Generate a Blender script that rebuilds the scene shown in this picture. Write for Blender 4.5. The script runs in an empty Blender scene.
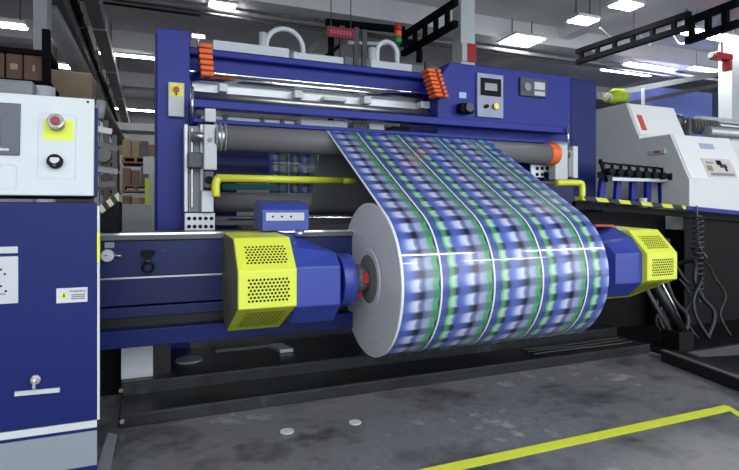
import bpy, bmesh, math, random
from mathutils import Vector, Matrix
random.seed(7)
S = bpy.context.scene
COL = S.collection
PI = math.pi

# ---------------------------------------------------------------- camera
CAM_H, F, YAW, CX, HY = 1.45, 530.0, math.radians(22.5), 369.5, 210.0
SY, CY = math.sin(YAW), math.cos(YAW)
cam = bpy.data.cameras.new('camera')
cam.sensor_width = 36; cam.lens = 36 * F / 739; cam.shift_y = -(235 - HY) / 739
cam.clip_end = 200
camo = bpy.data.objects.new('camera', cam); COL.objects.link(camo)
camo.location = (0, 0, CAM_H); camo.rotation_euler = (PI / 2, 0, -YAW)
S.camera = camo
S.view_settings.view_transform = 'Standard'
S.view_settings.look = 'None'
S.view_settings.exposure = 0.0
S.view_settings.gamma = 1
# ---------------------------------------------------------------- world
w = bpy.data.worlds.new('world'); S.world = w; w.use_nodes = True
w.node_tree.nodes['Background'].inputs[0].default_value = (0.86, 0.93, 1.0, 1)
w.node_tree.nodes['Background'].inputs[1].default_value = 2.5
LAMP = 40.0


def at(px, py, Y):            # point on the plane y = Y
    r = (px - CX) / F; d = Y / (CY - r * SY)
    return d * (SY + CY * r), CAM_H + (HY - py) / F * d


def ax(px, py, X):            # point on the plane x = X
    r = (px - CX) / F; d = X / (SY + CY * r)
    return d * (CY - r * SY), CAM_H + (HY - py) / F * d


def az(px, py, Z):            # point on the plane z = Z
    d = (Z - CAM_H) * F / (HY - py); r = (px - CX) / F
    return d * (SY + CY * r), d * (CY - r * SY)


# ---------------------------------------------------------------- materials
MATS = {}


def srgb(c):
    return tuple(((v / 255) / 12.92 if v / 255 < .04045 else ((v / 255 + .055) / 1.055) ** 2.4) for v in c) + (1,)


def mat(name, rgb, rough=.5, metal=0, noise=.12, nscale=8, coat=0, emit=0, bump=0, spec=.5):
    if name in MATS: return MATS[name]
    m = bpy.data.materials.new(name); m.use_nodes = True
    nt = m.node_tree; b = nt.nodes['Principled BSDF']
    c = srgb(rgb)
    tc = nt.nodes.new('ShaderNodeTexCoord')
    nz = nt.nodes.new('ShaderNodeTexNoise'); nz.inputs['Scale'].default_value = nscale; nz.inputs['Detail'].default_value = 5
    nt.links.new(tc.outputs['Object'], nz.inputs['Vector'])
    mx = nt.nodes.new('ShaderNodeMix'); mx.data_type = 'RGBA'
    mx.inputs[6].default_value = tuple(v * (1 - noise) for v in c[:3]) + (1,)
    mx.inputs[7].default_value = tuple(min(1, v * (1 + noise)) for v in c[:3]) + (1,)
    nt.links.new(nz.outputs['Fac'], mx.inputs[0]); nt.links.new(mx.outputs[2], b.inputs['Base Color'])
    b.inputs['Roughness'].default_value = rough; b.inputs['Metallic'].default_value = metal
    b.inputs['Coat Weight'].default_value = coat; b.inputs['Specular IOR Level'].default_value = spec
    if emit:
        b.inputs['Emission Color'].default_value = c; b.inputs['Emission Strength'].default_value = emit
    if bump:
        bp = nt.nodes.new('ShaderNodeBump'); bp.inputs['Strength'].default_value = bump; bp.inputs['Distance'].default_value = .01
        nt.links.new(nz.outputs['Fac'], bp.inputs['Height']); nt.links.new(bp.outputs[0], b.inputs['Normal'])
    MATS[name] = m
    return m


BLUE = mat('blue_paint', (30, 44, 138), .42, noise=.06, nscale=3, spec=.3)
DRIVEB = mat('bright_blue_paint', (48, 66, 156), .36, noise=.05, nscale=3, coat=.2)
NAVY = mat('navy_paint', (17, 31, 98), .45, noise=.08, nscale=3, spec=.28)
DNAVY = mat('oily_navy_paint', (18, 30, 86), .42, noise=.25, nscale=6, spec=.35)
YEL = mat('yellow_guard_paint', (220, 230, 78), .4, noise=.05)
YELT = mat('yellow_tube_paint', (222, 228, 60), .3, coat=.3, noise=.05)
TAPE = mat('yellow_floor_tape', (214, 224, 60), .6, noise=.14, nscale=14)
WHITEP = mat('white_panel_paint', (202, 210, 213), .4, noise=.03)
LGREY = mat('light_grey_paint', (196, 201, 205), .45, noise=.05)
MGREY = mat('mid_grey_paint', (138, 142, 146), .5, noise=.1)
DGREY = mat('dark_grey_plastic', (62, 66, 74), .4, noise=.08)
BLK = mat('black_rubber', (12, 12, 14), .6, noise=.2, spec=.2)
PIT = mat('black_oily_steel', (26, 28, 28), .38, metal=.2, noise=.4, nscale=5)
STEEL = mat('brushed_steel', (190, 192, 194), .28, metal=.9, noise=.08)
CHROME = mat('polished_steel', (225, 225, 228), .12, metal=1, noise=.03)
ALU = mat('anodised_aluminium', (196, 200, 204), .4, metal=.5, noise=.06)
RUBR = mat('grey_roller_rubber', (122, 122, 125), .42, noise=.1, nscale=20)
ORANGE = mat('orange_plastic', (238, 112, 56), .5, noise=.1)
RED = mat('red_plastic', (186, 34, 40), .4)
GREENP = mat('green_plastic', (40, 150, 84), .4)
CONC = mat('grey_ceiling_concrete', (212, 212, 214), .85, noise=.12, nscale=1.2)
BEAMC = mat('pale_beam_concrete', (222, 222, 224), .85, noise=.08, nscale=1.5)
DARKST = mat('black_truss_steel', (14, 15, 18), .9, spec=.1)
DUCT = mat('galvanised_duct', (128, 128, 130), .5, metal=.3, noise=.2, nscale=4)
GALV = mat('dull_grey_steel', (96, 97, 98), .55, metal=.2, noise=.25, nscale=5)
CARD = mat('brown_cardboard', (128, 104, 84), .85, noise=.25, nscale=6)
CARD2 = mat('pale_cardboard', (156, 140, 118), .85, noise=.25, nscale=6)
WOOD = mat('pallet_wood', (140, 116, 88), .85, noise=.2, nscale=9)
LAMPM = mat('lamp_diffuser', (255, 255, 255), .5, noise=0, emit=LAMP)
BRASS = mat('yellow_brass', (205, 170, 70), .3, metal=.7)
PLATEG = mat('plinth_grey_paint', (136, 146, 156), .45, noise=.04)
GLASSM = mat('dark_glass_screen', (58, 64, 74), .12, noise=.05, coat=.5)
SCREENG = mat('grey_lcd_screen', (130, 138, 142), .25, noise=.05)
FILME = None


def noise_ramp(name, stops, scale, rough=(.3, .6), detail=8, bump=.1, metal=0):
    m = bpy.data.materials.new(name); m.use_nodes = True
    nt = m.node_tree; b = nt.nodes['Principled BSDF']
    tc = nt.nodes.new('ShaderNodeTexCoord')
    nz = nt.nodes.new('ShaderNodeTexNoise'); nz.inputs['Scale'].default_value = scale; nz.inputs['Detail'].default_value = detail
    nz.inputs['Roughness'].default_value = .6
    n2 = nt.nodes.new('ShaderNodeTexNoise'); n2.inputs['Scale'].default_value = scale * 7; n2.inputs['Detail'].default_value = 4
    ad = nt.nodes.new('ShaderNodeMix'); ad.inputs[0].default_value = .25
    nt.links.new(tc.outputs['Object'], nz.inputs['Vector']); nt.links.new(tc.outputs['Object'], n2.inputs['Vector'])
    nt.links.new(nz.outputs['Fac'], ad.inputs[2]); nt.links.new(n2.outputs['Fac'], ad.inputs[3])
    rp = nt.nodes.new('ShaderNodeValToRGB')
    e = rp.color_ramp.elements
    for i, (p, c) in enumerate(stops):
        el = e[i] if i < 2 else e.new(p)
        el.position = p; el.color = srgb(c)
    nt.links.new(ad.outputs[0], rp.inputs[0]); nt.links.new(rp.outputs[0], b.inputs['Base Color'])
    mr = nt.nodes.new('ShaderNodeMapRange'); mr.inputs[3].default_value = rough[0]; mr.inputs[4].default_value = rough[1]
    nt.links.new(n2.outputs['Fac'], mr.inputs[0]); nt.links.new(mr.outputs[0], b.inputs['Roughness'])
    b.inputs['Metallic'].default_value = metal
    bp = nt.nodes.new('ShaderNodeBump'); bp.inputs['Strength'].default_value = bump; bp.inputs['Distance'].default_value = .01
    nt.links.new(n2.outputs['Fac'], bp.inputs['Height']); nt.links.new(bp.outputs[0], b.inputs['Normal'])
    return m


FLOORM = noise_ramp('worn_concrete', [(.36, (58, 60, 64)), (.45, (90, 91, 95)), (.52, (112, 113, 117)), (.58, (104, 105, 110)), (.66, (156, 157, 160))], 1.5, (.22, .55), detail=10, bump=.2)
STEPM = noise_ramp('oily_floor_plate', [(.35, (26, 27, 28)), (.55, (44, 46, 48)), (.75, (92, 94, 96))], 2.2, (.25, .5), metal=.3)


def stripes(name, a, b_, period, skew=1.0, duty=.5, axis='X'):
    m = bpy.data.materials.new(name); m.use_nodes = True
    nt = m.node_tree; b = nt.nodes['Principled BSDF']
    tc = nt.nodes.new('ShaderNodeTexCoord'); sp = nt.nodes.new('ShaderNodeSeparateXYZ')
    nt.links.new(tc.outputs['Object'], sp.inputs[0])
    def mth(op, x, y):
        n = nt.nodes.new('ShaderNodeMath'); n.operation = op
        for i, v in enumerate((x, y)):
            if isinstance(v, (int, float)): n.inputs[i].default_value = v
            elif v is not None: nt.links.new(v, n.inputs[i])
        return n.outputs[0]
    s = mth('ADD', sp.outputs[axis], mth('MULTIPLY', sp.outputs['Z'], skew))
    f = mth('LESS_THAN', mth('FRACT', mth('DIVIDE', s, period), None), duty)
    mx = nt.nodes.new('ShaderNodeMix'); mx.data_type = 'RGBA'
    mx.inputs[6].default_value = srgb(a); mx.inputs[7].default_value = srgb(b_)
    nt.links.new(f, mx.inputs[0]); nt.links.new(mx.outputs[2], b.inputs['Base Color'])
    b.inputs['Roughness'].default_value = .5
    return m


HAZ = stripes('black_yellow_hazard_stripes', (16, 16, 18), (214, 214, 66), .32, .8, .5)
HAZW = stripes('black_white_hazard_stripes', (34, 34, 32), (214, 210, 180), .085, .6, .5)


def film_mat():
    m = bpy.data.materials.new('printed_plaid_film'); m.use_nodes = True
    nt = m.node_tree; b = nt.nodes['Principled BSDF']
    uv = nt.nodes.new('ShaderNodeUVMap')
    nz = nt.nodes.new('ShaderNodeTexNoise'); nz.inputs['Scale'].default_value = 9; nz.inputs['Detail'].default_value = 3
    nt.links.new(uv.outputs[0], nz.inputs['Vector'])
    va = nt.nodes.new('ShaderNodeVectorMath'); va.operation = 'SCALE'; va.inputs['Scale'].default_value = .016
    nt.links.new(nz.outputs['Color'], va.inputs[0])
    vb = nt.nodes.new('ShaderNodeVectorMath'); vb.operation = 'ADD'
    nt.links.new(uv.outputs[0], vb.inputs[0]); nt.links.new(va.outputs[0], vb.inputs[1])
    s0 = nt.nodes.new('ShaderNodeSeparateXYZ'); nt.links.new(uv.outputs[0], s0.inputs[0])
    s1 = nt.nodes.new('ShaderNodeSeparateXYZ'); nt.links.new(vb.outputs[0], s1.inputs[0])
    def mth(op, x, y=None, z=None):
        n = nt.nodes.new('ShaderNodeMath'); n.operation = op
        for i, v in enumerate((x, y, z)):
            if isinstance(v, (int, float)): n.inputs[i].default_value = v
            elif v is not None: nt.links.new(v, n.inputs[i])
        return n.outputs[0]
    P, V = .442, .145
    ustr = mth('FRACT', mth('DIVIDE', mth('ADD', s0.outputs[0], -.31 + P), P))
    wave = mth('MULTIPLY_ADD', mth('COSINE', mth('MULTIPLY', mth('ADD', s1.outputs[1], mth('MULTIPLY', s0.outputs[0], .05)), 2 * PI / V)), .5, .5)
    ublb = mth('FRACT', mth('DIVIDE', mth('MULTIPLY_ADD', wave, .016, mth('ADD', s1.outputs[0], -.31 + P - .016)), P))
    def ramp(stops, fac, inter='LINEAR'):
        r = nt.nodes.new('ShaderNodeValToRGB'); r.color_ramp.interpolation = inter
        e = r.color_ramp.elements
        for i, (p, c) in enumerate(stops):
            el = e[i] if i < 2 else e.new(p)
            el.position = p; el.color = srgb(c) if len(c) == 3 else c
        nt.links.new(fac, r.inputs[0]); return r.outputs[0]
    bl = (76, 94, 164)
    A = [(0, bl), (.13, (74, 92, 162)), (.16, (100, 180, 120)), (.22, (176, 220, 182)), (.275, (148, 190, 190)), (.31, (84, 102, 176)),
         (.38, (82, 102, 180)), (.44, (112, 132, 204)), (.53, (192, 202, 234)), (.59, (206, 214, 236)), (.635, (120, 130, 176)), (.69, (92, 106, 160)),
         (.75, (158, 168, 198)), (.83, (150, 168, 190)), (.875, (84, 160, 112)), (.95, (82, 154, 110)), (.965, (36, 50, 82))]
    B = [(0, (62, 78, 148)), (.13, (56, 72, 142)), (.16, (78, 150, 98)), (.22, (62, 128, 84)), (.255, (24, 36, 58)), (.30, (36, 46, 96)), (.335, (68, 86, 160)),
         (.40, (74, 94, 172)), (.48, (72, 90, 166)), (.56, (58, 68, 124)), (.61, (18, 20, 36)), (.665, (20, 24, 42)), (.70, (80, 90, 130)),
         (.75, (100, 112, 150)), (.83, (98, 120, 144)), (.875, (62, 132, 88)), (.95, (58, 122, 86)), (.965, (30, 42, 70))]
    ca, cb = ramp(A, ublb), ramp(B, ublb)
    wv = ramp([(.15, (0, 0, 0, 1)), (.62, (1, 1, 1, 1))], wave, 'EASE')
    m1 = nt.nodes.new('ShaderNodeMix'); m1.data_type = 'RGBA'
    nt.links.new(wv, m1.inputs[0]); nt.links.new(cb, m1.inputs[6]); nt.links.new(ca, m1.inputs[7])
    line = mth('GREATER_THAN', mth('ABSOLUTE', mth('SUBTRACT', ustr, .5)), .484)
    edge = mth('GREATER_THAN', mth('ABSOLUTE', mth('SUBTRACT', s0.outputs[0], .945)), .927)
    m2 = nt.nodes.new('ShaderNodeMix'); m2.data_type = 'RGBA'
    nt.links.new(mth('MAXIMUM', line, edge), m2.inputs[0]); nt.links.new(m1.outputs[2], m2.inputs[6]); m2.inputs[7].default_value = srgb((222, 230, 238))
    nt.links.new(m2.outputs[2], b.inputs['Base Color'])
    b.inputs['Roughness'].default_value = .3; b.inputs['Coat Weight'].default_value = 1; b.inputs['Coat Roughness'].default_value = .06
    return m


FILM = film_mat()
FILMBACK = mat('grey_film_underside', (118, 120, 123), .45, noise=.06, nscale=2)


def rollend_mat():
    m = bpy.data.materials.new('wound_film_edges'); m.use_nodes = True
    nt = m.node_tree; b = nt.nodes['Principled BSDF']
    tc = nt.nodes.new('ShaderNodeTexCoord'); sp = nt.nodes.new('ShaderNodeSeparateXYZ'); nt.links.new(tc.outputs['Object'], sp.inputs[0])
    cb = nt.nodes.new('ShaderNodeCombineXYZ'); nt.links.new(sp.outputs[1], cb.inputs[1]); nt.links.new(sp.outputs[2], cb.inputs[2])
    ln = nt.nodes.new('ShaderNodeVectorMath'); ln.operation = 'LENGTH'; nt.links.new(cb.outputs[0], ln.inputs[0])
    cm = nt.nodes.new('ShaderNodeCombineXYZ'); nt.links.new(ln.outputs['Value'], cm.inputs[0])
    nz = nt.nodes.new('ShaderNodeTexNoise'); nz.inputs['Scale'].default_value = 60; nz.inputs['Detail'].default_value = 4
    nt.links.new(cm.outputs[0], nz.inputs['Vector'])
    rp = nt.nodes.new('ShaderNodeValToRGB'); e = rp.color_ramp.elements
    e[0].position = .3; e[0].color = srgb((204, 207, 212)); e[1].position = .7; e[1].color = srgb((232, 234, 238))
    nt.links.new(nz.outputs['Fac'], rp.inputs[0]); nt.links.new(rp.outputs[0], b.inputs['Base Color'])
    b.inputs['Roughness'].default_value = .45
    return m


ROLLEND = rollend_mat()


# ---------------------------------------------------------------- mesh helpers
class MB:
    def __init__(s, o=(0, 0, 0)): s.bm = bmesh.new(); s.o = Vector(o)

    def hexa(s, c):
        v = [s.bm.verts.new(Vector(p) - s.o) for p in c]
        for f in ((0, 3, 2, 1), (4, 5, 6, 7), (0, 1, 5, 4), (1, 2, 6, 5), (2, 3, 7, 6), (3, 0, 4, 7)):
            s.bm.faces.new([v[i] for i in f])
        return s

    def box(s, x0, x1, y0, y1, z0, z1):
        x0, x1 = sorted((x0, x1)); y0, y1 = sorted((y0, y1)); z0, z1 = sorted((z0, z1))
        return s.hexa([(x0, y0, z0), (x1, y0, z0), (x1, y1, z0), (x0, y1, z0), (x0, y0, z1), (x1, y0, z1), (x1, y1, z1), (x0, y1, z1)])

    def beam(s, a, b, w, h, up=(0, 0, 1)):     # square bar from a to b
        a, b = Vector(a), Vector(b); d = (b - a).normalized(); up = Vector(up)
        if abs(d.dot(up)) > .98: up = Vector((0, 1, 0))
        sd = d.cross(up).normalized() * w / 2; u = sd.cross(d).normalized() * h / 2
        return s.hexa([a - sd - u, a + sd - u, b + sd - u, b - sd - u, a - sd + u, a + sd + u, b + sd + u, b - sd + u])

    def prism(s, pts, ax_, lo, hi):            # polygon pts in the other two axes, extruded along ax_
        def P(p, t):
            a, b = p
            return {'x': (t, a, b), 'y': (a, t, b), 'z': (a, b, t)}[ax_]
        A = [s.bm.verts.new(Vector(P(p, lo)) - s.o) for p in pts]; B = [s.bm.verts.new(Vector(P(p, hi)) - s.o) for p in pts]
        n = len(pts)
        s.bm.faces.new(A); s.bm.faces.new(B[::-1])
        for i in range(n): s.bm.faces.new([A[i], B[i], B[(i + 1) % n], A[(i + 1) % n]])
        return s

    def cyl(s, a, b, r0, r1=None, n=24, caps=True):
        a, b = Vector(a) - s.o, Vector(b) - s.o; r1 = r0 if r1 is None else r1
        d = (b - a).normalized(); u = d.cross(Vector((0, 0, 1)))
        if u.length < .05: u = d.cross(Vector((0, 1, 0)))
        u.normalize(); v = d.cross(u)
        A, B = [], []
        for i in range(n):
            t = 2 * PI * i / n; q = u * math.cos(t) + v * math.sin(t)
            A.append(s.bm.verts.new(a + q * r0)); B.append(s.bm.verts.new(b + q * r1))
        for i in range(n):
            f = s.bm.faces.new([A[i], A[(i + 1) % n], B[(i + 1) % n], B[i]]); f.smooth = True
        if caps: s.bm.faces.new(A[::-1]); s.bm.faces.new(B)
        return s

    def tube(s, pts, r, n=8):
        pts = [Vector(p) - s.o for p in pts]; rings = []; u = None
        for i, p in enumerate(pts):
            d = (pts[min(i + 1, len(pts) - 1)] - pts[max(i - 1, 0)]).normalized()
            if u is None:
                u = d.cross(Vector((0, 0, 1)))
                if u.length < .05: u = d.cross(Vector((0, 1, 0)))
            u = (u - d * u.dot(d)).normalized(); v = d.cross(u)
            rings.append([s.bm.verts.new(p + (u * math.cos(2 * PI * k / n) + v * math.sin(2 * PI * k / n)) * r) for k in range(n)])
        for a, b in zip(rings, rings[1:]):
            for k in range(n):
                f = s.bm.faces.new([a[k], a[(k + 1) % n], b[(k + 1) % n], b[k]]); f.smooth = True
        s.bm.faces.new(rings[0][::-1]); s.bm.faces.new(rings[-1])
        return s

    def build(s, name, m, parent=None, bevel=0, seg=2, kind=None):
        bmesh.ops.recalc_face_normals(s.bm, faces=s.bm.faces[:])
        me = bpy.data.meshes.new(name); s.bm.to_mesh(me); s.bm.free()
        me.materials.append(m)
        o = bpy.data.objects.new(name, me); COL.objects.link(o); o.location = s.o
        if parent is not None:
            o.parent = parent; o.location = s.o - WP[parent.name]
        WP[o.name] = s.o.copy()
        if bevel:
            md = o.modifiers.new('bevel', 'BEVEL'); md.width = bevel; md.segments = seg; md.limit_method = 'ANGLE'; md.angle_limit = math.radians(35)
            md.harden_normals = False
        if kind: o['kind'] = kind
        return o


WP = {}   # world position of each origin


def thing(name, loc, label, cat, group=None):
    o = bpy.data.objects.new(name, None); COL.objects.link(o); o.location = loc
    o.empty_display_size = .1
    WP[o.name] = Vector(loc); o['label'] = label; o['category'] = cat
    if group: o['group'] = group
    return o


def tag(o, label, cat, group=None):
    o['label'] = label; o['category'] = cat
    if group: o['group'] = group
    return o


def dup(o, delta, label=None, group=None):
    def cp(x, par):
        c = x.copy(); COL.objects.link(c); WP[c.name] = WP[x.name].copy()
        if par is not None: c.parent = par
        for ch in x.children: cp(ch, c)
        return c
    c = cp(o, None); c.location = Vector(o.location) + Vector(delta)
    if label: c['label'] = label
    if group: c['group'] = group
    return c


def arc(c, r, a0, a1, n, plane='xz'):
    out = []
    for i in range(n + 1):
        t = a0 + (a1 - a0) * i / n; p, q = r * math.cos(t), r * math.sin(t)
        out.append({'xz': (c[0] + p, c[1], c[2] + q), 'yz': (c[0], c[1] + p, c[2] + q), 'xy': (c[0] + p, c[1] + q, c[2])}[plane])
    return out


def smooth_path(pts, n=6):
    P = [Vector(p) for p in pts]; P = [P[0]] + P + [P[-1]]; out = []
    for i in range(1, len(P) - 2):
        for k in range(n):
            t = k / n; a, b, c, d = P[i - 1], P[i], P[i + 1], P[i + 2]
            out.append(.5 * ((2 * b) + (c - a) * t + (2 * a - 5 * b + 4 * c - d) * t * t + (3 * b - a - 3 * c + d) * t ** 3))
    out.append(P[-2]); return out


def text(name, body, loc, size, m, parent, rot=(PI / 2, 0, 0), ext=.0008):
    c = bpy.data.curves.new(name, 'FONT'); c.body = body; c.size = size; c.extrude = ext; c.align_x = 'CENTER'; c.align_y = 'CENTER'
    c.materials.append(m)
    o = bpy.data.objects.new(name, c); COL.objects.link(o); o.rotation_euler = rot
    bpy.context.view_layer.update()
    me = bpy.data.meshes.new_from_object(o); bpy.data.objects.remove(o)
    o = bpy.data.objects.new(name, me); COL.objects.link(o); o.rotation_euler = rot
    o.parent = parent; o.location = Vector(loc) - WP[parent.name]; WP[o.name] = Vector(loc)
    return o


# ================================================================ SETTING
CZ = 5.6
MB().box(-6, 30, -7, 24, -.2, 0).build('floor', FLOORM, kind='structure')
MB().box(-6, 30, -7, 24, CZ, CZ + .2).build('ceiling', CONC, kind='structure')
MB().box(-6, 30, 24, 24.2, 0, CZ).build('wall_back', mat('back_wall_paint', (190, 188, 188), .8, noise=.1, nscale=.5), kind='structure')
MB().box(-6.2, -6, -7, 24, 0, CZ).build('wall_left', mat('left_wall_paint', (130, 130, 130), .8, noise=.2, nscale=.8), kind='structure')
MB().box(30, 30.2, -7, 24, 0, CZ).build('wall_right', mat('right_wall_paint', (160, 160, 164), .8, noise=.1, nscale=.5), kind='structure')
b = MB()
for y in (1.5, 5.5, 9.5, 13.5, 17.5, 21.5): b.box(-6, 30, y, y + .45, CZ - .42, CZ)
b.build('trim_1', BEAMC, kind='structure')
b = MB()
for x in (2.6, 8.6, 14.6, 20.6): b.box(x, x + .3, -7, 24, CZ - .25, CZ)
b.build('trim_2', BEAMC, kind='structure')

# lamps
def lamp(x, y, lx, ly, label, group='ceiling lamps', z=CZ - .45):
    t = thing('ceiling_lamp', (x, y, z), label, 'lamp', group)
    MB((x, y, z)).box(x - lx / 2 - .03, x + lx / 2 + .03, y - ly / 2 - .03, y + ly / 2 + .03, z, z + .06).build('lamp_housing', WHITEP, t)
    MB((x, y, z)).box(x - lx / 2, x + lx / 2, y - ly / 2, y + ly / 2, z - .02, z - .001).build('lamp_diffuser', LAMPM, t)
    for s in (-1, 1):
        MB((x, y, z)).cyl((x + s * lx * .35, y, z + .09), (x + s * lx * .35, y, CZ), .012, n=8).build('hanger_rod', GALV, t)
    return t


LS = [(130, 57, 1.3, .14, 'long bright tube lamp above the aisle between the white console and the blue column'),
      (222, 8, .42, .35, 'short bright panel lamp high above the top blue beam'),
      (522, 42, .75, .6, 'wide bright lamp above the blue cabinet with the touchscreen'),
      (583, 22, .5, .3, 'small bright lamp beside the winding white conduit'),
      (626, 7, .5, .3, 'small bright lamp at the top edge over the right side'),
      (628, 73, 1.7, .2, 'front one of the pair of long tube lamps beyond the blue cabinet'),
      (650, 68, 1.7, .2, 'rear one of the pair of long tube lamps beyond the blue cabinet'),
      (708, 71, 1.3, .2, 'long tube lamp hanging just left of the white pillar')]
for px, py, lx, ly, lb in LS:
    x, y = az(px, py, CZ - .48); lamp(x, y, lx, ly, lb)
x, y = az(140, 111, CZ - .48); lamp(x, y, 2.2, .2, 'faint long tube lamp at the far end of the aisle above the pallets')
x, y = az(62, 66, 4.9); lamp(x, y, .35, .3, 'small bright lamp glimpsed between the grey ducts at the left', z=4.9)
x, y = az(8, 25, 4.6); lamp(x, y, .5, .25, 'bright lamp at the upper left edge over the brown crates', z=4.6)
for y in (-4.6, -1.6): 
    for x in (-3, 1.0, 5.0, 9.0): lamp(x, y, 2.6, .3, 'long tube lamp in the rows over the front of the hall', 'front hall lamps')
for x in (-3.5, 11): lamp(x, 7.6, 2.2, .3, 'long tube lamp in the rows over the front of the hall', 'front hall lamps')

# floor tape
ang = [(-1.2, 2.57), (3.93, 2.57), (3.72, 2.22), (3.25, 1.5), (3.12, 1.5), (3.6, 2.25), (3.83, 2.68), (-1.2, 2.68)]
b = MB(); b.prism([(-1.2, 2.535), (3.86, 2.535), (3.93, 2.625), (-1.2, 2.625)], 'z', .0005, .003)
b.prism([(3.861, 2.535), (3.931, 2.625), (3.95, 2.60), (3.51, 1.7), (3.41, 1.7)], 'z', .0005, .003)
tag(b.build('floor_tape', TAPE), 'yellow safety tape line stuck on the grey concrete floor with a bent corner', 'tape')
a0 = [az(117, 436, 0), az(108, 434, 0), az(93, 480, 0), az(108, 480, 0)]
tag(MB().prism(a0, 'z', .0005, .01).build('floor_strip', MGREY), 'pale grey strip on the floor running beside the blue console', 'strip')
for px, py, r, lb in ((287, 432, .045, 'white round spot on the floor, nearer the blue console'), (355, 423, .042, 'white round spot on the floor below the left end of the film roll')):
    x, y = az(px, py, 0)
    tag(MB((x, y, 0)).cyl((x, y, .0005), (x, y, .008), r, n=20).build('white_disc', LGREY), lb, 'disc')

# ================================================================ BASE OF THE WINDER
t = thing('machine_plinth', (2.2, 3.9, 0), 'low black oily steel base with steps under the printed film roll', 'machine base')
MB().box(-.19, 4.69, 3.88, 4.29, 0, .085).build('front_step', STEPM, t, .006)
MB().box(-.19, 4.69, 3.875, 3.90, .085, .095).build('step_lip', PIT, t)
MB().box(-.19, 4.69, 4.29, 5.15, 0, .172).build('rear_step', STEPM, t, .006)
MB().box(-.19, 4.69, 4.285, 4.31, .172, .182).build('step_lip', PIT, t)
for px, py in ((122, 424), (121, 390)):
    x, z = at(px, py, 3.88 if py > 400 else 4.29); z = .05 if py > 400 else .13; y = 3.88 if py > 400 else 4.29
    MB().cyl((x, y - .02, z), (x, y, z), .015, n=6).build('bolt', STEEL, t)
# things on the steps
x0, z1 = at(121, 345, 4.4); x1, z0 = at(153, 369, 4.4)
tag(MB().box(x0, x1, 4.4, 4.6, .1725, z1).build('spacer_block', LGREY, None, .004), 'pale steel block standing on the dark base at the left end', 'block')
for px, py, r, lb in ((189, 360, .11, 'round grey steel disc lying on the dark base beside the pale block'),):
    x, y = az(px, py, .18)
    tag(MB((x, y, .175)).cyl((x, y, .1725), (x, y, .19), r, n=28).build('steel_disc', MGREY), lb, 'disc')
xa, ya = az(222, 350, .19)
x0, y0 = az(216, 352, .2); x1, y1 = az(276, 346, .2)
tag(MB().box(x0, x1, ya - .02, ya + .12, .1725, .2).build('steel_bar', GALV, None, .004), 'flat dull grey bar lying on the dark base under the left yellow guard', 'bar')
x0, y0 = az(283, 347, .2)
tag(MB().prism([(x0 - .05, y0 - .1), (x0 + .07, y0 - .1), (x0 + .02, y0 + .14), (x0 - .1, y0 + .14)], 'z', .1725, .205).build('steel_plate', ALU, None, .003), 'small pale steel plate at the end of the grey bar on the base', 'plate')

# longitudinal beam carrying the arms
t = thing('carriage_beam', (1.2, 4.6, 0), 'long dark blue horizontal beam with grooves behind the left yellow guard', 'beam')
Yb = 4.15; BX0, BX1 = -.9, 3.5
MB().box(BX0, BX1, Yb, 4.9, .97, 1.235).build('upper_beam', DNAVY, t, .006)
MB().box(BX0, BX1, Yb + .012, 4.9, .765, .955).build('middle_beam', DNAVY, t, .006)
MB().box(BX0, BX1, Yb + .0, 4.9, .68, .755).build('lower_lip', DNAVY, t, .005)
MB().box(BX0, BX1, Yb + .1, 4.9, .595, .68).build('recess', PIT, t)
MB().box(BX0, BX1, Yb - .02, 4.9, .47, .595).build('bottom_beam', NAVY, t, .006)
MB().box(BX0, BX1, Yb + .03, 4.86, .9551, .9699).build('groove', STEEL, t)
MB().box(BX0, BX1, Yb - .03, 5.0, 1.2351, 1.27).build('top_rail', GALV, t, .004)
MB().box(BX0, BX1, Yb + .0, Yb + .07, 1.2701, 1.285).build('slide_rail', CHROME, t)
for x in (-.1, 3.2):
    MB().box(x, x + .25, 4.45, 4.8, .1725, .47).build('beam_foot', PIT, t)
for k in range(9):
    x = -.05 + k * .13
    MB().box(x, x + .035, Yb - .006, Yb, 1.13 + .015 * (k % 3), 1.15 + .015 * (k % 3)).build('cable_clip', BLUE, t)
# gauge and valve
x, z = at(108, 255, Yb)
g = thing('pressure_gauge', (x, Yb, z), 'round white pressure gauge on the dark blue beam', 'gauge')
MB().cyl((x, Yb - .06, z), (x, Yb - .001, z), .043, n=28).build('gauge_body', STEEL, g)
MB().cyl((x, Yb - .064, z), (x, Yb - .0601, z), .036, n=28).build('dial', WHITEP, g)
MB().box(x - .022, x + .001, Yb - .068, Yb - .0645, z - .001, z + .004).build('needle', BLK, g)
MB().box(x - .02, x + .04, Yb - .02, Yb - .001, z + .05, z + .09).build('bracket', MGREY, g)
MB().cyl((x + .043, Yb - .03, z), (x + .09, Yb - .03, z - .01), .01, n=10).build('spout', STEEL, g)
x, z = at(148, 262, Yb)
g = thing('valve', (x, Yb, z), 'small black valve with ring handle on the dark blue beam beside the gauge', 'valve')
MB().cyl((x, Yb - .07, z + .05), (x, Yb - .001, z + .05), .028, n=16).build('valve_body', BLK, g)
MB().tube(arc((x, Yb - .06, z - .035), .035, 0, 2 * PI, 20), .009).build('ring_handle', BLK, g)
MB().box(x - .045, x + .045, Yb - .05, Yb - .001, z + .055, z + .085).build('valve_arm', BLK, g, .004)
MB().box(x - .012, x + .012, Yb - .05, Yb - .03, z - .01, z + .04).build('stem', DGREY, g)

# ================================================================ FILM ROLL AND WEB
RY, RZ, RR = 3.8, .915, .59
UX0, UX1 = 1.565, 3.42
UY, UZ, UR = 4.9, 2.1, .117
LYc, LZc, LR = 5.5, 1.53, .1
roll = thing('printed_film_roll', (2.475, RY, RZ), 'big roll of blue and green plaid film with its web rising to the upper roller', 'film roll')


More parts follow.
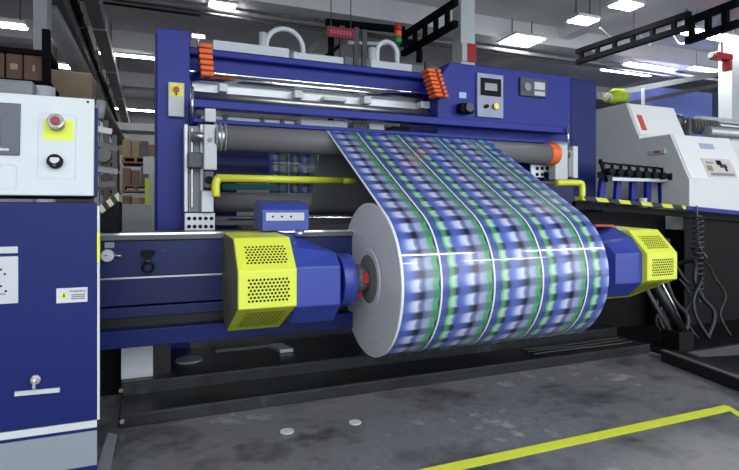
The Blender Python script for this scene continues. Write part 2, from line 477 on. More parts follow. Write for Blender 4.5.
def strip(path, name, m, v0=0, flip=False, parent=roll, thick=0, o=(0, 0, 0), X0=UX0, X1=UX1):
    bm = bmesh.new(); uvl = bm.loops.layers.uv.new('UVMap'); o = Vector(o)
    n = 12; rows = []; v = v0; vs = []
    for i, (y, z) in enumerate(path):
        if i: v += math.hypot(y - path[i - 1][0], z - path[i - 1][1])
        vs.append(v)
        rows.append([bm.verts.new(Vector((X0 + (X1 - X0) * k / n, y, z)) - o) for k in range(n + 1)])
    for i in range(len(path) - 1):
        for k in range(n):
            f = bm.faces.new([rows[i][k], rows[i][k + 1], rows[i + 1][k + 1], rows[i + 1][k]]); f.smooth = True
            for lp, (uu, vv) in zip(f.loops, ((k, vs[i]), (k + 1, vs[i]), (k + 1, vs[i + 1]), (k, vs[i + 1]))):
                lp[uvl].uv = ((X1 - X0) * uu / n, vv)
    if flip: bmesh.ops.reverse_faces(bm, faces=bm.faces[:])
    me = bpy.data.meshes.new(name); bm.to_mesh(me); bm.free(); me.materials.append(m)
    ob = bpy.data.objects.new(name, me); COL.objects.link(ob)
    if parent is not None: ob.parent = parent; ob.location = o - WP[parent.name]
    WP[ob.name] = o.copy()
    return ob, v


# external tangent on the upper front side of both circles
dy, dz = RY - UY, RZ - UZ; D = math.hypot(dy, dz)
base = math.atan2(dz, dy); off = math.acos((UR - RR) / D)
na = base - off                                   # normal direction of tangent, picked on the upper side
if math.sin(na) < 0: na = base + off
na %= 2 * PI
ny, nz_ = math.cos(na), math.sin(na)
T1 = (UY + UR * ny, UZ + UR * nz_); T2 = (RY + RR * ny, RZ + RR * nz_)
# back leg: from lower roller up to upper roller (tangent on back side)
path = [(6.6, 1.36), (6.0, 1.40)]
for i in range(6):
    t = -PI / 2 - .05 - i * .22; path.append((LYc + (LR + .002) * math.cos(t), LZc + (LR + .002) * math.sin(t)))
back_na = math.radians(22)
for i in range(13):
    t = back_na + (na - back_na) * i / 12 if na > back_na else back_na
    path.append((UY + (UR + .004) * math.cos(t), UZ + (UR + .004) * math.sin(t)))
for i in range(1, 11): path.append((T1[0] + (T2[0] - T1[0]) * i / 10, T1[1] + (T2[1] - T1[1]) * i / 10))
web, v = strip(path, 'film_web', FILM, 0)
for p in web.data.polygons: pass
web_in, _ = strip([(y - .004 * (1 if i > 8 else 0), z) for i, (y, z) in enumerate(path)][:8], 'film_reverse', FILMBACK)
# reverse side of the whole web as its own sheet 2 mm inside
ins = []
for i, (y, z) in enumerate(path):
    a = path[max(i - 1, 0)]; c = path[min(i + 1, len(path) - 1)]
    d = Vector((c[0] - a[0], c[1] - a[1])).normalized(); nrm = Vector((-d.y, d.x))
    # inside points toward the space between the legs
    q = Vector((y, z)); toward = Vector((4.9, 1.2)) - q
    if nrm.dot(toward) < 0: nrm = -nrm
    ins.append((y + nrm.x * .004, z + nrm.y * .004))
bpy.data.objects.remove(web_in)
strip(ins, 'film_reverse', FILMBACK)
# wound film: starts at tangent angle and goes round
pth = []
for i in range(97):
    t = na + 2 * PI * i / 96
    pth.append((RY + RR * math.cos(t), RZ + RR * math.sin(t)))
strip(pth, 'wound_film', FILM, v)
for X, nm in ((UX0, -1), (UX1, 1)):
    b = MB((X, RY, RZ)); n = 96
    r_in = .085
    prof = [(RR, 0), (RR - .006, .003), (.24, .003), (.235, .008), (.19, .008), (.185, .001)]
    rings = []
    for r, o_ in prof:
        rings.append([b.bm.verts.new(Vector((nm * o_, r * math.cos(2 * PI * k / n), r * math.sin(2 * PI * k / n)))) for k in range(n)])
    for A, B_ in zip(rings, rings[1:]):
        for k in range(n): b.bm.faces.new([A[k], A[(k + 1) % n], B_[(k + 1) % n], B_[k]])
    b.build('roll_end', ROLLEND, roll)
MB().cyl((UX0 - .006, RY, RZ), (UX1 + .006, RY, RZ), .187, n=60).build('hub_disc', mat('hub_grey', (128, 128, 130), .5), roll)
b = MB().cyl((UX0 - .02, RY, RZ), (UX1 + .02, RY, RZ), .084, n=40); b.build('core', mat('cardboard_core', (96, 88, 84), .8), roll)

# ================================================================ ARM UNITS
def hole_panel(o0, u, v, nrm, nu, nv, du, dv, r, parent, name='vent_panel'):
    b = MB(); o0, u, v, nrm = Vector(o0), Vector(u).normalized(), Vector(v).normalized(), Vector(nrm).normalized()
    for j in range(nv):
        for i in range(nu):
            c = o0 + u * ((i + (.5 if j % 2 else 0)) * du) + v * (j * dv)
            if b is not None:
                vs = [b.bm.verts.new(c + nrm * .002 + (u * math.cos(2 * PI * k / 6) + v * math.sin(2 * PI * k / 6)) * r) for k in range(6)]
                b.bm.faces.new(vs)
    return b.build(name, BLK, parent)


GP = [(3.40, .82), (3.40, 1.06), (3.60, 1.265), (4.06, 1.285), (4.2, 1.2), (4.2, .66), (3.92, .575)]   # guard profile y,z
def arm_unit(s, cx, label):
    # s=+1: chuck points to +x (left unit). local u = distance from roll centre side
    def X(u): return cx + s * u
    t = thing('roll_drive', (X(.7), 3.8, .575), label, 'drive unit', 'chucking drive units holding the film roll')
    def bx(b, u0, u1, *a): return b.box(X(u0), X(u1), *a)
    lo, hi = sorted((X(.513), X(.893)))
    b = MB(); b.prism(GP, 'x', lo, hi); g = b.build('guard_cover', YEL, t, .008)
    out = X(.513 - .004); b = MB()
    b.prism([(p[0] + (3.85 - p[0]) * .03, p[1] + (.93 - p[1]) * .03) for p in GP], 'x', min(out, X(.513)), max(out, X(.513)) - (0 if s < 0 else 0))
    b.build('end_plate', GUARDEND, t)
    ln = Vector((0, .20, .205)).normalized(); nu, nd = 10, 8
    hole_panel((min(X(.58), X(.83)), 3.3995 , .868), (1, 0, 0), (0, 0, 1), (0, -1, 0), 11, 7, .0245, .0225, .0085, g)
    o0 = Vector((min(X(.58), X(.83)), 3.40, 1.06)) + ln * .065
    hole_panel(o0, (1, 0, 0), ln, Vector((0, -.205, .20)), 11, 7, .0245, .0225, .0085, g)
    ld = Vector((0, .52, -.245)).normalized()
    o0 = Vector((min(X(.58), X(.83)), 3.40, .82)) + ld * .10
    hole_panel(o0, (1, 0, 0), ld, Vector((0, -.245, -.52)), 11, 12, .0245, .032, .0085, g)
    # gearbox housing: chamfered block, its top falls towards the chuck
    a, c = X(.894), X(1.215)
    P0 = [(3.45, .8), (3.45, 1.065), (3.56, 1.2), (3.75, 1.29), (4.1, 1.29), (4.1, .66), (3.6, .66)]
    P1 = [(3.45, .8), (3.45, 1.065), (3.56, 1.15), (3.75, 1.16), (4.1, 1.16), (4.1, .66), (3.6, .66)]
    b = MB(); A = [b.bm.verts.new((a, *p)) for p in P0]; B = [b.bm.verts.new((c, *p)) for p in P1]
    b.bm.faces.new(A); b.bm.faces.new(B[::-1])
    for i in range(7): b.bm.faces.new([A[i], B[i], B[(i + 1) % 7], A[(i + 1) % 7]])
    b.build('gearbox', DRIVEB, t, .008)
    b = MB().cyl((X(1.2155), 3.8, .92), (X(1.30), 3.8, .92), .155, n=40); b.build('shaft_collar', NAVY, t)
    b = MB().cyl((X(1.30), 3.8, .92), (X(1.405), 3.8, .92), .20, n=48); b.build('flange', DRIVEB, t, .008)
    b = MB().cyl((X(1.405), 3.8, .92), (X(1.44), 3.8, .92), .175, .12, n=48); b.build('bevel_ring', STEEL, t)
    b = MB().cyl((X(1.44), 3.8, .92), (X(1.548), 3.8, .92), .11, .086, n=32); b.build('chuck', GALV, t)
    for k in range(3):
        an = 2 * PI * k / 3 + PI - .25
        b = MB(); cc = Vector((X(1.50), 3.8 + .105 * math.cos(an), .92 + .105 * math.sin(an)))
        b.box(cc.x - .02, cc.x + .02, cc.y - .014, cc.y + .014, cc.z - .045, cc.z + .03); b.build('chuck_jaw', RED, t, .003)
    # back carriage
    b = MB(); bx(b, .56, 1.18, 4.1, 4.16 if s > 0 else 4.35, .66, 1.23); b.build('carriage_plate', DNAVY, t, .006)
    return t


GUARDEND = mat('shaded_guard_end', (112, 108, 86), .5, noise=.15)  # shading on the yellow guard's end, put into a brown colour
L = arm_unit(1, 0, 'drive unit at the left end of the film roll, yellow perforated guard and blue gearbox')
Rr = arm_unit(-1, 4.97, 'drive unit at the right end of the film roll, yellow perforated guard and blue gearbox')
# blue terminal box on top of left unit
x0, z0 = at(257, 228, 3.98); x1, z1 = at(308, 206, 3.98)
t = L
b = MB(); b.prism([(3.95, 1.2905), (3.95, 1.45), (4.0, 1.50), (4.22, 1.53), (4.3, 1.48), (4.3, 1.2905)], 'x', x0 + .03, x1); b.build('terminal_box', DRIVEB, t, .008)
MB().box(x0 + .06, x1 - .04, 3.944, 3.9495, 1.37, 1.43).build('label_plate', LGREY, t)
for k in range(3): MB().cyl((x0 + .11 + k * .07, 3.940, 1.40), (x0 + .11 + k * .07, 3.9439, 1.40), .008, n=12).build('plate_screw', BLK, t)
MB().cyl((1.0, 3.74, 1.262), (1.0, 3.74, 1.30), .035, n=20).build('filler_cap', STEEL, t)
# red plate on right unit, prop legs
MB().box(3.86, 4.10, 3.78, 3.96, 1.2905, 1.31).build('red_plate', mat('rust_red_paint', (176, 62, 44), .5), Rr, .004)
tp = thing('support_struts', (4.35, 3.75, 0), 'pair of sloping polished steel struts under the right yellow guard', 'strut')
x1, z1 = at(643, 290, 3.85)
xa, za = at(654, 288, 3.85); xb, zb = at(681, 332, 3.85)
MB().cyl((xa, 3.85, za + .05), (xb, 3.85, zb), .045, n=20).build('strut', PIT, tp)
xa2, _ = at(643, 290, 3.85)
MB().cyl((xa - .09, 3.9, za + .05), (xb - .09, 3.9, zb), .02, n=16).build('strut', GALV, tp)
MB().cyl((xa + .055, 3.82, za + .08), (xb + .05, 3.82, zb), .012, n=12).build('rod', CHROME, tp)
MB().box(xb - .14, xb + .08, 3.76, 3.96, 0, zb + .02).build('strut_foot', BLK, tp, .01)

# ================================================================ REAR FRAME
FY = 5.2
fr = thing('winder_frame', (2.5, FY, 0), 'tall blue steel machine frame with left column and cross beams above the film roll', 'machine frame')
x0, zt = at(156.5, 27, FY); x1, _ = at(190, 27, FY)
MB().box(x0, x1, FY, FY + .9, 0, zt).build('column', BLUE, fr, .01)
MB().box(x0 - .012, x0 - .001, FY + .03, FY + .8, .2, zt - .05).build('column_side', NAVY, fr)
# top box beam
MB().box(x1 - .02, 3.2, 5.72, 6.05, 2.86, 3.06).build('top_beam', BLUE, fr, .03, 4)
MB().box(x1 - .02, 3.2, 5.62, 5.72, 3.02, 3.10).build('beam_cap', BLUE, fr, .02, 3)
MB().box(x1 - .02, 3.2, 5.62, 5.75, 2.79, 2.835).build('lower_beam', BLUE, fr, .008)
MB().box(x1 - .02, 3.15, 5.6, 5.64, 2.84, 2.85).build('guide_rail', CHROME, fr)
# cross bar in front
MB().box(.355, 4.71, 5.0, 5.12, 2.375, 2.452).build('cross_bar', BLUE, fr, .008)
MB().box(.355, 4.3, 4.98, 5.08, 2.235, 2.275).build('cross_bar', BLUE, fr, .008)
MB().box(.34, .40, 5.081, 5.19, 2.235, 2.452).build('bar_bracket', NAVY, fr)
xx, zz = at(202, 104, 5.0)
# lower rear cross members
MB().box(x1, 1.22, 5.85, 5.95, 1.75, 2.12).build('rear_panel', NAVY, fr, .006)
MB().box(x1, 4.6, 5.3, 5.4, 1.30, 1.36).build('rear_tie', GALV, fr, .004)
MB().cyl((.55, 5.0, 1.375), (4.5, 5.0, 1.375), .022, n=20).build('tie_rod', CHROME, fr)
# column e-stop box
ex, ez = at(168, 83, FY); ex1, ez0 = at(184, 118, FY)
e = MB().box(ex, ex1, FY - .06, FY - .001, ez0, ez).build('switch_box', LGREY, fr, .008)
WP[e.name] = Vector((0, 0, 0))
MB().box(ex + .012, ex1 - .012, FY - .064, FY - .0605, ez - .13, ez - .01).build('yellow_label', YEL, e)
cx_, cz_ = (ex + ex1) / 2, ez - .07
MB().cyl((cx_, FY - .10, cz_), (cx_, FY - .0645, cz_), .025, n=20).build('stop_button', RED, e)
MB().cyl((cx_, FY - .075, cz_ - .04), (cx_, FY - .0645, cz_ - .04), .008, n=12).build('screw', BLK, e)
# bolt + pneumatic rod above bracket
x, z = at(199, 35, 5.1)
MB().cyl((x, 5.19, z - .08), (x, 5.19, z + .06), .012, n=12).build('sensor_post', STEEL, fr)
MB().box(x - .06, x + .06, 5.17, 5.199, z - .01, z + .03).build('sensor_bar', STEEL, fr)
x, z0 = at(192, 125, 5.0); _, z1 = at(192, 98, 5.0)
MB().cyl((x, 4.97, 2.27), (x, 4.97, 2.55), .014, n=12).build('lift_rod', CHROME, fr)

# slitter bars (silver)
sl = thing('slitting_bar', (1.8, 5.5, 2.6), 'long silver slitting bar with small white holders under the top blue beam', 'slitting bar')
MB().cyl((.38, 5.47, 2.76), (3.12, 5.47, 2.76), .045, n=20).build('bar', CHROME, sl)
MB().box(.38, 3.12, 5.52, 5.6, 2.58, 2.78).build('rail', ALU, sl, .006)
MB().cyl((.38, 5.45, 2.57), (3.15, 5.45, 2.57), .045, n=20).build('bar', STEEL, sl)
for px, wd in ((222, .08), (296, .09), (332, .26), (364, .09), (421, .12)):
    x, z = at(px, 90, 5.5)
    MB().box(x - wd / 2, x + wd / 2, 5.38, 5.515, 2.62, 2.70 if wd < .2 else 2.66).build('blade_holder', WHITEP, sl, .006)
# white gear between the cross bars
sb = thing('knife_carriage', (2.0, 5.3, 2.3), 'white knife carriages and motors in the gap between the two blue cross bars', 'knife carriage')
x0, _ = at(298, 115, 5.3); x1_, _ = at(345, 115, 5.3)
MB().box(.45, x0 - .03, 5.3, 5.4, 2.285, 2.36).build('rail', ALU, sb, .006)
MB().box(x0, x1_, 5.2, 5.4, 2.28, 2.375).build('carriage', WHITEP, sb, .02)
MB().box(x1_ + .05, x1_ + .22, 5.2, 5.4, 2.28, 2.375).build('motor', DGREY, sb, .01)
MB().box(x1_ + .24, x1_ + .42, 5.2, 5.4, 2.28, 2.375).build('carriage', WHITEP, sb, .02)
MB().box(x1_ + .5, x1_ + .72, 5.2, 5.4, 2.28, 2.36).build('motor', BLK, sb, .02)
for px in (225, 262, 282):
    x, _ = at(px, 115, 5.3); MB().box(x - .02, x + .02, 5.27, 5.2985, 2.28, 2.37).build('clamp', GALV, sb)

# right cabinet
x0, zt = at(450, 62, FY); x1, _ = at(597, 75, FY); xm, _ = at(571, 75, FY)
cb = thing('drive_cabinet', ((x0 + x1) / 2, FY, 0), 'big blue steel cabinet with touchscreen, right of the cross beams', 'cabinet')
bev = x0 - .35
MB().prism([(x0 - .16, 2.75), (x0 - .10, 2.98), (x0, zt), (xm, zt), (xm, .2), (x0 - .16, .2)], 'y', FY, FY + 1.0).build('cabinet_body', BLUE, cb, .01)
MB().box(xm + .003, x1, FY, FY + 1.0, 0, zt - .0).build('cabinet_column', NAVY, cb, .03, 3)
# HMI
px0, pz1 = at(476, 73, FY); px1, pz0 = at(502, 119, FY)
h = MB().box(px0, px1, FY - .03, FY - .001, pz0, pz1).build('control_plate', mat('lilac_grey_plate', (158, 164, 190), .45), cb, .008); WP[h.name] = Vector((0, 0, 0))
sx0, sz1 = at(479, 78, FY); sx1, sz0 = at(499, 97.5, FY)
MB().box(sx0, sx1, FY - .045, FY - .0305, sz0, sz1).build('screen_bezel', BLK, h, .006)
MB().box(sx0 + .05, sx1 - .06, FY - .048, FY - .0455, sz0 + .06, sz1 - .06).build('screen', SCREENG, h)
for i, (px, m_) in enumerate(((484, BLK), (493, BRASS))):
    x, z = at(px, 107, FY); MB().cyl((x, FY - .07, z), (x, FY - .031, z), .022 + .012 * i, n=20).build('knob', m_, h)
# meter
px0, pz1 = at(519, 77.5, FY); px1, pz0 = at(545, 98.5, FY)
h = MB().box(px0, px1, FY - .03, FY - .001, pz0, pz1).build('meter_panel', DGREY, cb, .006); WP[h.name] = Vector((0, 0, 0))
mw = px1 - px0
MB().box(px0 + mw * .52, px1 - .03, FY - .034, FY - .0305, pz1 - .13, pz1 - .04).build('display', LGREY, h)
MB().box(px0 + mw * .52, px1 - .03, FY - .034, FY - .0305, pz0 + .02, pz0 + .07).build('display', LGREY, h)
MB().cyl((px0 + mw * .25, FY - .045, (pz0 + pz1) / 2), (px0 + mw * .25, FY - .0305, (pz0 + pz1) / 2), .05, n=24).build('dial', MGREY, h)
px0, pz1 = at(459, 92, FY); px1, pz0 = at(466, 98.5, FY)
MB().box(px0, px1, FY - .006, FY - .001, pz0, pz1).build('label_plate', mat('pale_blue_label', (158, 190, 232), .4), cb)
px0, pz1 = at(456, 104, FY); px1, pz0 = at(469, 115, FY)
MB().box(px0, px1, FY - .12, FY - .001, pz0, pz1).build('socket', BLK, cb, .02)
MB().cyl(((px0 + px1) / 2, FY - .16, (pz0 + pz1) / 2), ((px0 + px1) / 2, FY - .1205, (pz0 + pz1) / 2), .05, n=20).build('socket_cap', DGREY, cb)
# vertical rod from cross bar
x, z = at(568, 128, 4.97)
MB().cyl((x, 4.97, 2.2), (x, 4.97, 2.47), .014, n=12).build('lift_rod', CHROME, fr)

# orange ribbed bellows
def bellows(pa, pb, wd, Y, label, n=6, dots=False):
    xa, za = at(*pa, Y); xb, zb = at(*pb, Y)
    t = thing('orange_bellows', ((xa + xb) / 2, Y, zb), label, 'bellows')
    for k in range(n):
        f = (k + .5) / n; x = xa + (xb - xa) * f; z = za + (zb - za) * f; h_ = abs(za - zb) / n * .43
        MB().box(x - wd / 2, x + wd / 2, Y, Y + .16, z - h_, z + h_).build('bellows_fold', ORANGE, t, .015)
        if dots:
            MB().cyl((x + .02, Y - .004, z), (x + .02, Y - .0005, z), .014, n=10).build('fold_hole', BLK, t)
    MB().beam((xa, Y + .08, za), (xb, Y + .08, zb), .05, .05).build('bellows_core', BLK, t)
    return t


bellows((205, 42), (208, 76), .13, 5.28, 'orange ribbed bellows beside the top of the left blue column')
bellows((434, 68), (443, 97), .17, 5.02, 'tilted orange ribbed bellows with black dots at the left edge of the blue cabinet', 7, True)

# ================================================================ ROLLERS
xl, _ = at(226, 138, UY); xr, _ = at(546, 153, UY)
r = thing('guide_roller', (2.5, UY, UZ), 'upper dark grey guide roller that the printed film passes over', 'roller', 'guide rollers')
MB((xl, UY, UZ)).cyl((xl, UY, UZ), (xr, UY, UZ), UR - .002, n=48).build('roller_sleeve', RUBR, r)
MB((xl, UY, UZ)).cyl((xl - .11, UY, UZ), (xl - .001, UY, UZ), UR + .006, n=40).build('clamp_collar', STEEL, r)
for k in range(3): MB().cyl((xl - .10 + k * .04, UY, UZ), (xl - .085 + k * .04, UY, UZ), UR + .012, n=40).build('collar_ring', MGREY, r)
xo, _ = at(555, 153, UY)
MB().cyl((xr + .001, UY, UZ), (xo, UY, UZ), UR + .01, n=14).build('orange_collar', ORANGE, r, .01)
MB().cyl((xl - .3, UY, UZ), (xl - .11, UY, UZ), .04, n=16).build('roller_shaft', STEEL, r)
MB().cyl((xo, UY, UZ), (xo + .2, UY, UZ), .04, n=16).build('roller_shaft', STEEL, r)
xl2, _ = at(214, 202, LYc)
r = thing('guide_roller', (2.5, LYc, LZc), 'lower dark grey guide roller behind the yellow guard tube', 'roller', 'guide rollers')
MB().cyl((xl2, LYc, LZc), (4.4, LYc, LZc), LR - .002, n=40).build('roller_sleeve', RUBR, r)
MB().cyl((xl2 - .12, LYc, LZc), (xl2, LYc, LZc), .04, n=16).build('roller_shaft', STEEL, r)
MB().cyl((4.4, LYc, LZc), (4.7, LYc, LZc), .04, n=16).build('roller_shaft', STEEL, r)

# left slide bracket assembly
sa = thing('slide_column', (.35, 4.95, 1.27), 'silver aluminium slide column with black motor at the left end of the upper roller', 'slide column')
def bpx(px0, py0, px1, py1, Y0, Y1, name, m, par, bev=.006):
    xa, za = at(px0, py0, Y0); xb, zb = at(px1, py1, Y0)
    return MB().box(xa, xb, Y0, Y1, zb, za).build(name, m, par, bev)


_, zb_ = at(184, 232, 4.98)
bpx(184, 124, 188, 212, 4.97, 5.1, 'side_plate', ALU, sa)
bpx(200, 124, 203.5, 212, 4.97, 5.1, 'side_plate', ALU, sa)
bpx(188.3, 126, 199.8, 212, 5.0, 5.1, 'slide_body', MGREY, sa)
bpx(191, 128, 193, 208, 4.975, 4.999, 'slide_rail', CHROME, sa)
bpx(188, 152, 203, 168, 4.86, 4.968, 'motor', DGREY, sa, .01)
fp = bpx(184.5, 213, 215, 232, 4.95, 5.1, 'foot_plate', ALU, sa, .004)
for j in range(2):
    for i in range(5):
        x, z = at(189 + i * 5.6, 218.5 + j * 8, 4.95)
        if i < 3 or j == 0 or True:
            o = MB().cyl((x, 4.946, z), (x, 4.9495, z), .017, n=14).build('bolt_hole', BLK, sa)
bpx(204, 124, 217, 170, 4.80, 4.86, 'bearing_plate', LGREY, sa, .01)
bpx(204, 171, 214, 188, 4.82, 4.9, 'lower_clamp', GALV, sa, .01)
x, z = at(209, 180, 4.82); MB().cyl((x, 4.80, z), (x, 4.8195, z), .035, n=20).build('clamp_bore', BLK, sa)
bpx(201, 190, 214, 212.6, 4.9, 4.965, 'roller_support', ALU, sa, .01)
x, z = at(210, 140, 4.80)
MB().cyl((x, 4.785, z), (x, 4.7995, z), .02, n=16).build('bearing_cap', MGREY, sa)
bpx(205, 108, 216, 122, 4.9, 4.97, 'upper_block', LGREY, sa, .006)
# right bracket
sr = thing('bearing_bracket', (4.65, 4.95, 1.8), 'silver bearing bracket beside the orange collar at the right end of the upper roller', 'bracket')
bpx(555.5, 141, 568, 180, 4.86, 4.98, 'bearing_plate', LGREY, sr, .01)
bpx(568.5, 150, 573, 177, 4.9, 5.0, 'spacer', MGREY, sr)
bpx(573.3, 146, 578, 178, 4.9, 5.0, 'end_plate', WHITEP, sr)
bpx(552, 141, 570, 143, 4.8, 4.859, 'top_flange', STEEL, sr)
MB().box(4.3, 4.75, 5.0, 5.19, 1.5, 1.9).build('bracket_foot', DNAVY, sr)
pp = bpx(531, 164, 555, 178, 5.0, 5.03, 'bolt_plate', ALU, sr)
for j in range(2):
    for i in range(4):
        x, z = at(537 + i * 5, 168.5 + j * 6, 5.0); MB().cyl((x, 4.99, z), (x, 4.9995, z), .02, n=12).build('bolt_hole', BLK, sr)

# yellow guard tube
gt = thing('guard_tube', (2.4, 4.7, 1.7), 'bright yellow guard tube running across below the upper roller', 'guard rail')
YT = 4.68
xa, za = at(219, 178, YT); xb, zb = at(583, 184, YT)
zt_ = za
MB().tube([(xa - .02, YT, za)] + [(1.66, YT, za)], .033, 14).build('tube', YELT, gt)
MB().tube(smooth_path([(xa - .025, YT, za - .16), (xa - .025, YT, za - .05), (xa, YT, za)], 5), .036, 14).build('left_elbow', YELT, gt)
MB().tube([(1.66, YT, za), (1.6, YT + .3, za), (1.55, 5.0, za)][:1] + [(1.8, YT + .02, za)], .03, 14).build('tube_end', YELT, gt)
xa2, za2 = at(556, 183, YT); xb2, zb2 = at(582, 183, YT)
MB().tube(smooth_path([(xa2, YT, za2), (xb2 - .06, YT, zb2), (xb2, YT, zb2 - .03), (xb2, YT, zb2 - .17)], 5), .036, 14).build('right_elbow', YELT, gt)
MB().cyl((1.8, YT + .02, za), (xa2, YT + .02, za2), .02, n=10).build('inner_rod', GALV, gt)

# unwinding web far behind
xx0 = 1.6
u = tag(strip([(7.6, 1.35 + i * .25) for i in range(5)], 'unprinted', FILM, 0, parent=None)[0], 'upright sheet of plaid printed film seen below the upper roller, behind the grey web', 'film web')
u.name = 'film_sheet'
md = u.modifiers.new('thick', 'SOLIDIFY'); md.thickness = .004
tag(MB().box(.9, 1.62, 7.2, 7.3, 1.72, 1.80).build('green_beam', mat('teal_green_paint', (44, 132, 120), .5)), 'thin green bar behind the yellow guard tube', 'bar')
# rear frame
rf = thing('unwinder_frame', (1.2, 8.2, 0), 'dark blue rear frame seen under the upper roller behind the film', 'machine frame')
MB().box(.55, 1.2, 8.1, 8.3, 0, 2.6).build('rear_upright', NAVY, rf)
MB().box(1.2, 4.5, 8.1, 8.25, 2.2, 2.5).build('rear_beam', NAVY, rf)
MB().box(4.2, 4.5, 8.1, 8.3, 0, 2.2).build('rear_upright', NAVY, rf)
MB().cyl((1.2, 7.9, 1.0), (4.2, 7.9, 1.0), .3, n=32).build('rear_roller', RUBR, rf)

# ================================================================ TOP OF MACHINE
def hoop(px0, px1, py_base, py_top, Y, label):
    xa, zb = at(px0, py_base, Y); xb, _ = at(px1, py_base, Y); _, zt = at((px0 + px1) / 2, py_top, Y)
    r_ = (xb - xa) / 2; c = (xa + xb) / 2
    base_z = min(zb, 3.05)
    pts = [(xa, Y, base_z)] + arc((c, Y, zt - r_), r_, PI, 0, 16) + [(xb, Y, base_z)]
    return tag(MB().tube(pts, .03, 10).build('hose_hoop', WHITEP), label, 'pipe', 'white pipe hoops on the top beam')


hoop(266, 303, 55, 29, 5.95, 'white arched pipe standing on the top blue beam, nearer the left column')
hoop(377, 397, 66, 42, 5.95, 'white arched pipe standing on the top blue beam below the signal lamp')
for px, py0, py1, lb in ((263, 56, 33, 'white upright stub pipe left of the larger arched pipe'), (372, 66, 48, 'white upright stub pipe left of the smaller arched pipe')):
    x, z1 = at(px, py1, 5.95)
    tag(MB().cyl((x, 5.95, 3.055), (x, 5.95, z1), .045, n=16).build('pipe_stub', LGREY), lb, 'pipe')
# white box trunking lying on top beam
for (a, c, y0, h_, lb) in ((.62, 1.45, 6.3, .12, 'white trunking along the top beam near the left column'), (1.5, 2.1, 6.3, .09, 'white trunking beneath the larger arched pipe'), (2.45, 3.0, 6.3, .1, 'row of white fittings beneath the smaller arched pipe')):
    tag(MB().box(a, c, 5.86, 6.02, 3.062, 3.15 + h_).build('trunking', WHITEP, None, .01), lb, 'trunking')
# signal tower
x, z0 = at(398, 62, 6.6)
st = thing('signal_tower', (x, 6.6, 3.1), 'signal lamp tower with red, orange and green lights above the top beam', 'signal lamp')
_, za = at(398, 24, 6.6); _, zb = at(398, 31, 6.6); _, zc = at(398, 37, 6.6); _, zd = at(398, 44, 6.6)
MB().cyl((x, 6.6, 0), (x, 6.6, zd), .02, n=10).build('tower_pole', STEEL, st)
for z1, z2, m_, nm in ((zd, zc, GREENP, 'green_light'), (zc, zb, ORANGE, 'orange_light'), (zb, za, RED, 'red_light')):
    MB().cyl((x, 6.6, z1 + .003), (x, 6.6, z2 - .003), .048, n=20).build(nm, m_, st)
# red display board and structure behind
X_, Z_ = at(341, 33, 8.6)
rb = thing('red_sign', (X_, 8.6, Z_), 'small red sign board hanging above the machine, left of the signal lamp', 'sign')
MB().box(X_ - .24, X_ + .24, 8.58, 8.62, Z_ - .09, Z_ + .09).build('board', mat('dark_red_paint', (150, 40, 52), .5), rb)
for k in range(7): MB().box(X_ - .2 + k * .058, X_ - .165 + k * .058, 8.574, 8.5795, Z_ - .035, Z_ + .035).build('letter_mark', mat('pale_red', (196, 110, 118), .5), rb)
for s in (-.18, .18): MB().cyl((X_ + s, 8.6, Z_ + .09), (X_ + s, 8.6, CZ), .01, n=6).build('hanger_rod', GALV, rb)
# overhead gantry with pipes behind the machine
gn = thing('pipe_gantry', (3, 9, 0), 'dark overhead steel gantry with pipes behind the top blue beam', 'gantry')
def pl(a, b_, Y): 
    x0, z0 = at(*a, Y); x1, z1 = at(*b_, Y); return (x0, Y, z0), (x1, Y, z1)
a_, b_ = pl((303, 58), (333, 26), 9.0); MB().beam(a_, b_, .06, .08).build('brace', GALV, gn)
a_, b_ = pl((318, 62), (345, 42), 9.0); MB().beam(a_, b_, .04, .06).build('brace', DARKST, gn)
for px in (331, 342, 356, 364):
    x, z = at(px, 22 + (px % 5) * 2, 9.0); MB().box(x - .045, x + .045, 8.96, 9.04, 0, z).build('post', DARKST if px % 2 else GALV, gn)
a_, b_ = pl((326, 22), (404, 30), 9.0); MB().beam(a_, b_, .12, .10).build('header', DARKST, gn)
a_, b_ = pl((348, 43), (420, 45), 9.0); MB().beam(a_, b_, .06, .06).build('pipe_run', LGREY, gn)
MB().tube(smooth_path([(at(398, 44, 8.8)[0], 8.8, at(398, 44, 8.8)[1]), (at(412, 43, 8.8)[0], 8.8, at(412, 43, 8.8)[1]), (at(419, 50, 8.8)[0], 8.8, at(419, 50, 8.8)[1]), (at(419, 62, 8.8)[0], 8.8, at(419, 62, 8.8)[1])]), .06, 10).build('bent_pipe', DARKST, gn)
MB().box(at(425, 60, 9)[0], at(425, 60, 9)[0] + .1, 8.96, 9.04, 0, 4.3).build('post', GALV, gn)
# dark roof truss
def truss(a, b_, c, d, Z0, Z1, label, nv=5):
    A = Vector((*az(*a, Z1), Z1)); B = Vector((*az(*b_, Z1), Z1))
    t = thing('roof_truss', A, label, 'truss')
    dz_ = Vector((0, 0, Z0 - Z1)); 
    MB().beam(A, B, .10, .10).build('top_chord', DARKST, t); MB().beam(A + dz_, B + dz_, .10, .10).build('bottom_chord', DARKST, t)
    for k in range(nv):
        P = A.lerp(B, (k + .3) / nv); MB().beam(P, P + dz_, .07, .07).build('web_member', DARKST, t)
    return t


truss((403, 36), (456, 2), 0, 0, 4.5, 4.85, 'dark ladder-shaped truss rising to the ceiling beside the white pillar with the red sign', 5)
truss((577, 52), (690, 14), 0, 0, 4.58, 4.8, 'black ladder-shaped truss under the ceiling over the blue cabinet', 6)
truss((687, 22), (739, 2), 0, 0, 4.1, 4.4, 'black truss at the top right corner above the white pillar', 3)
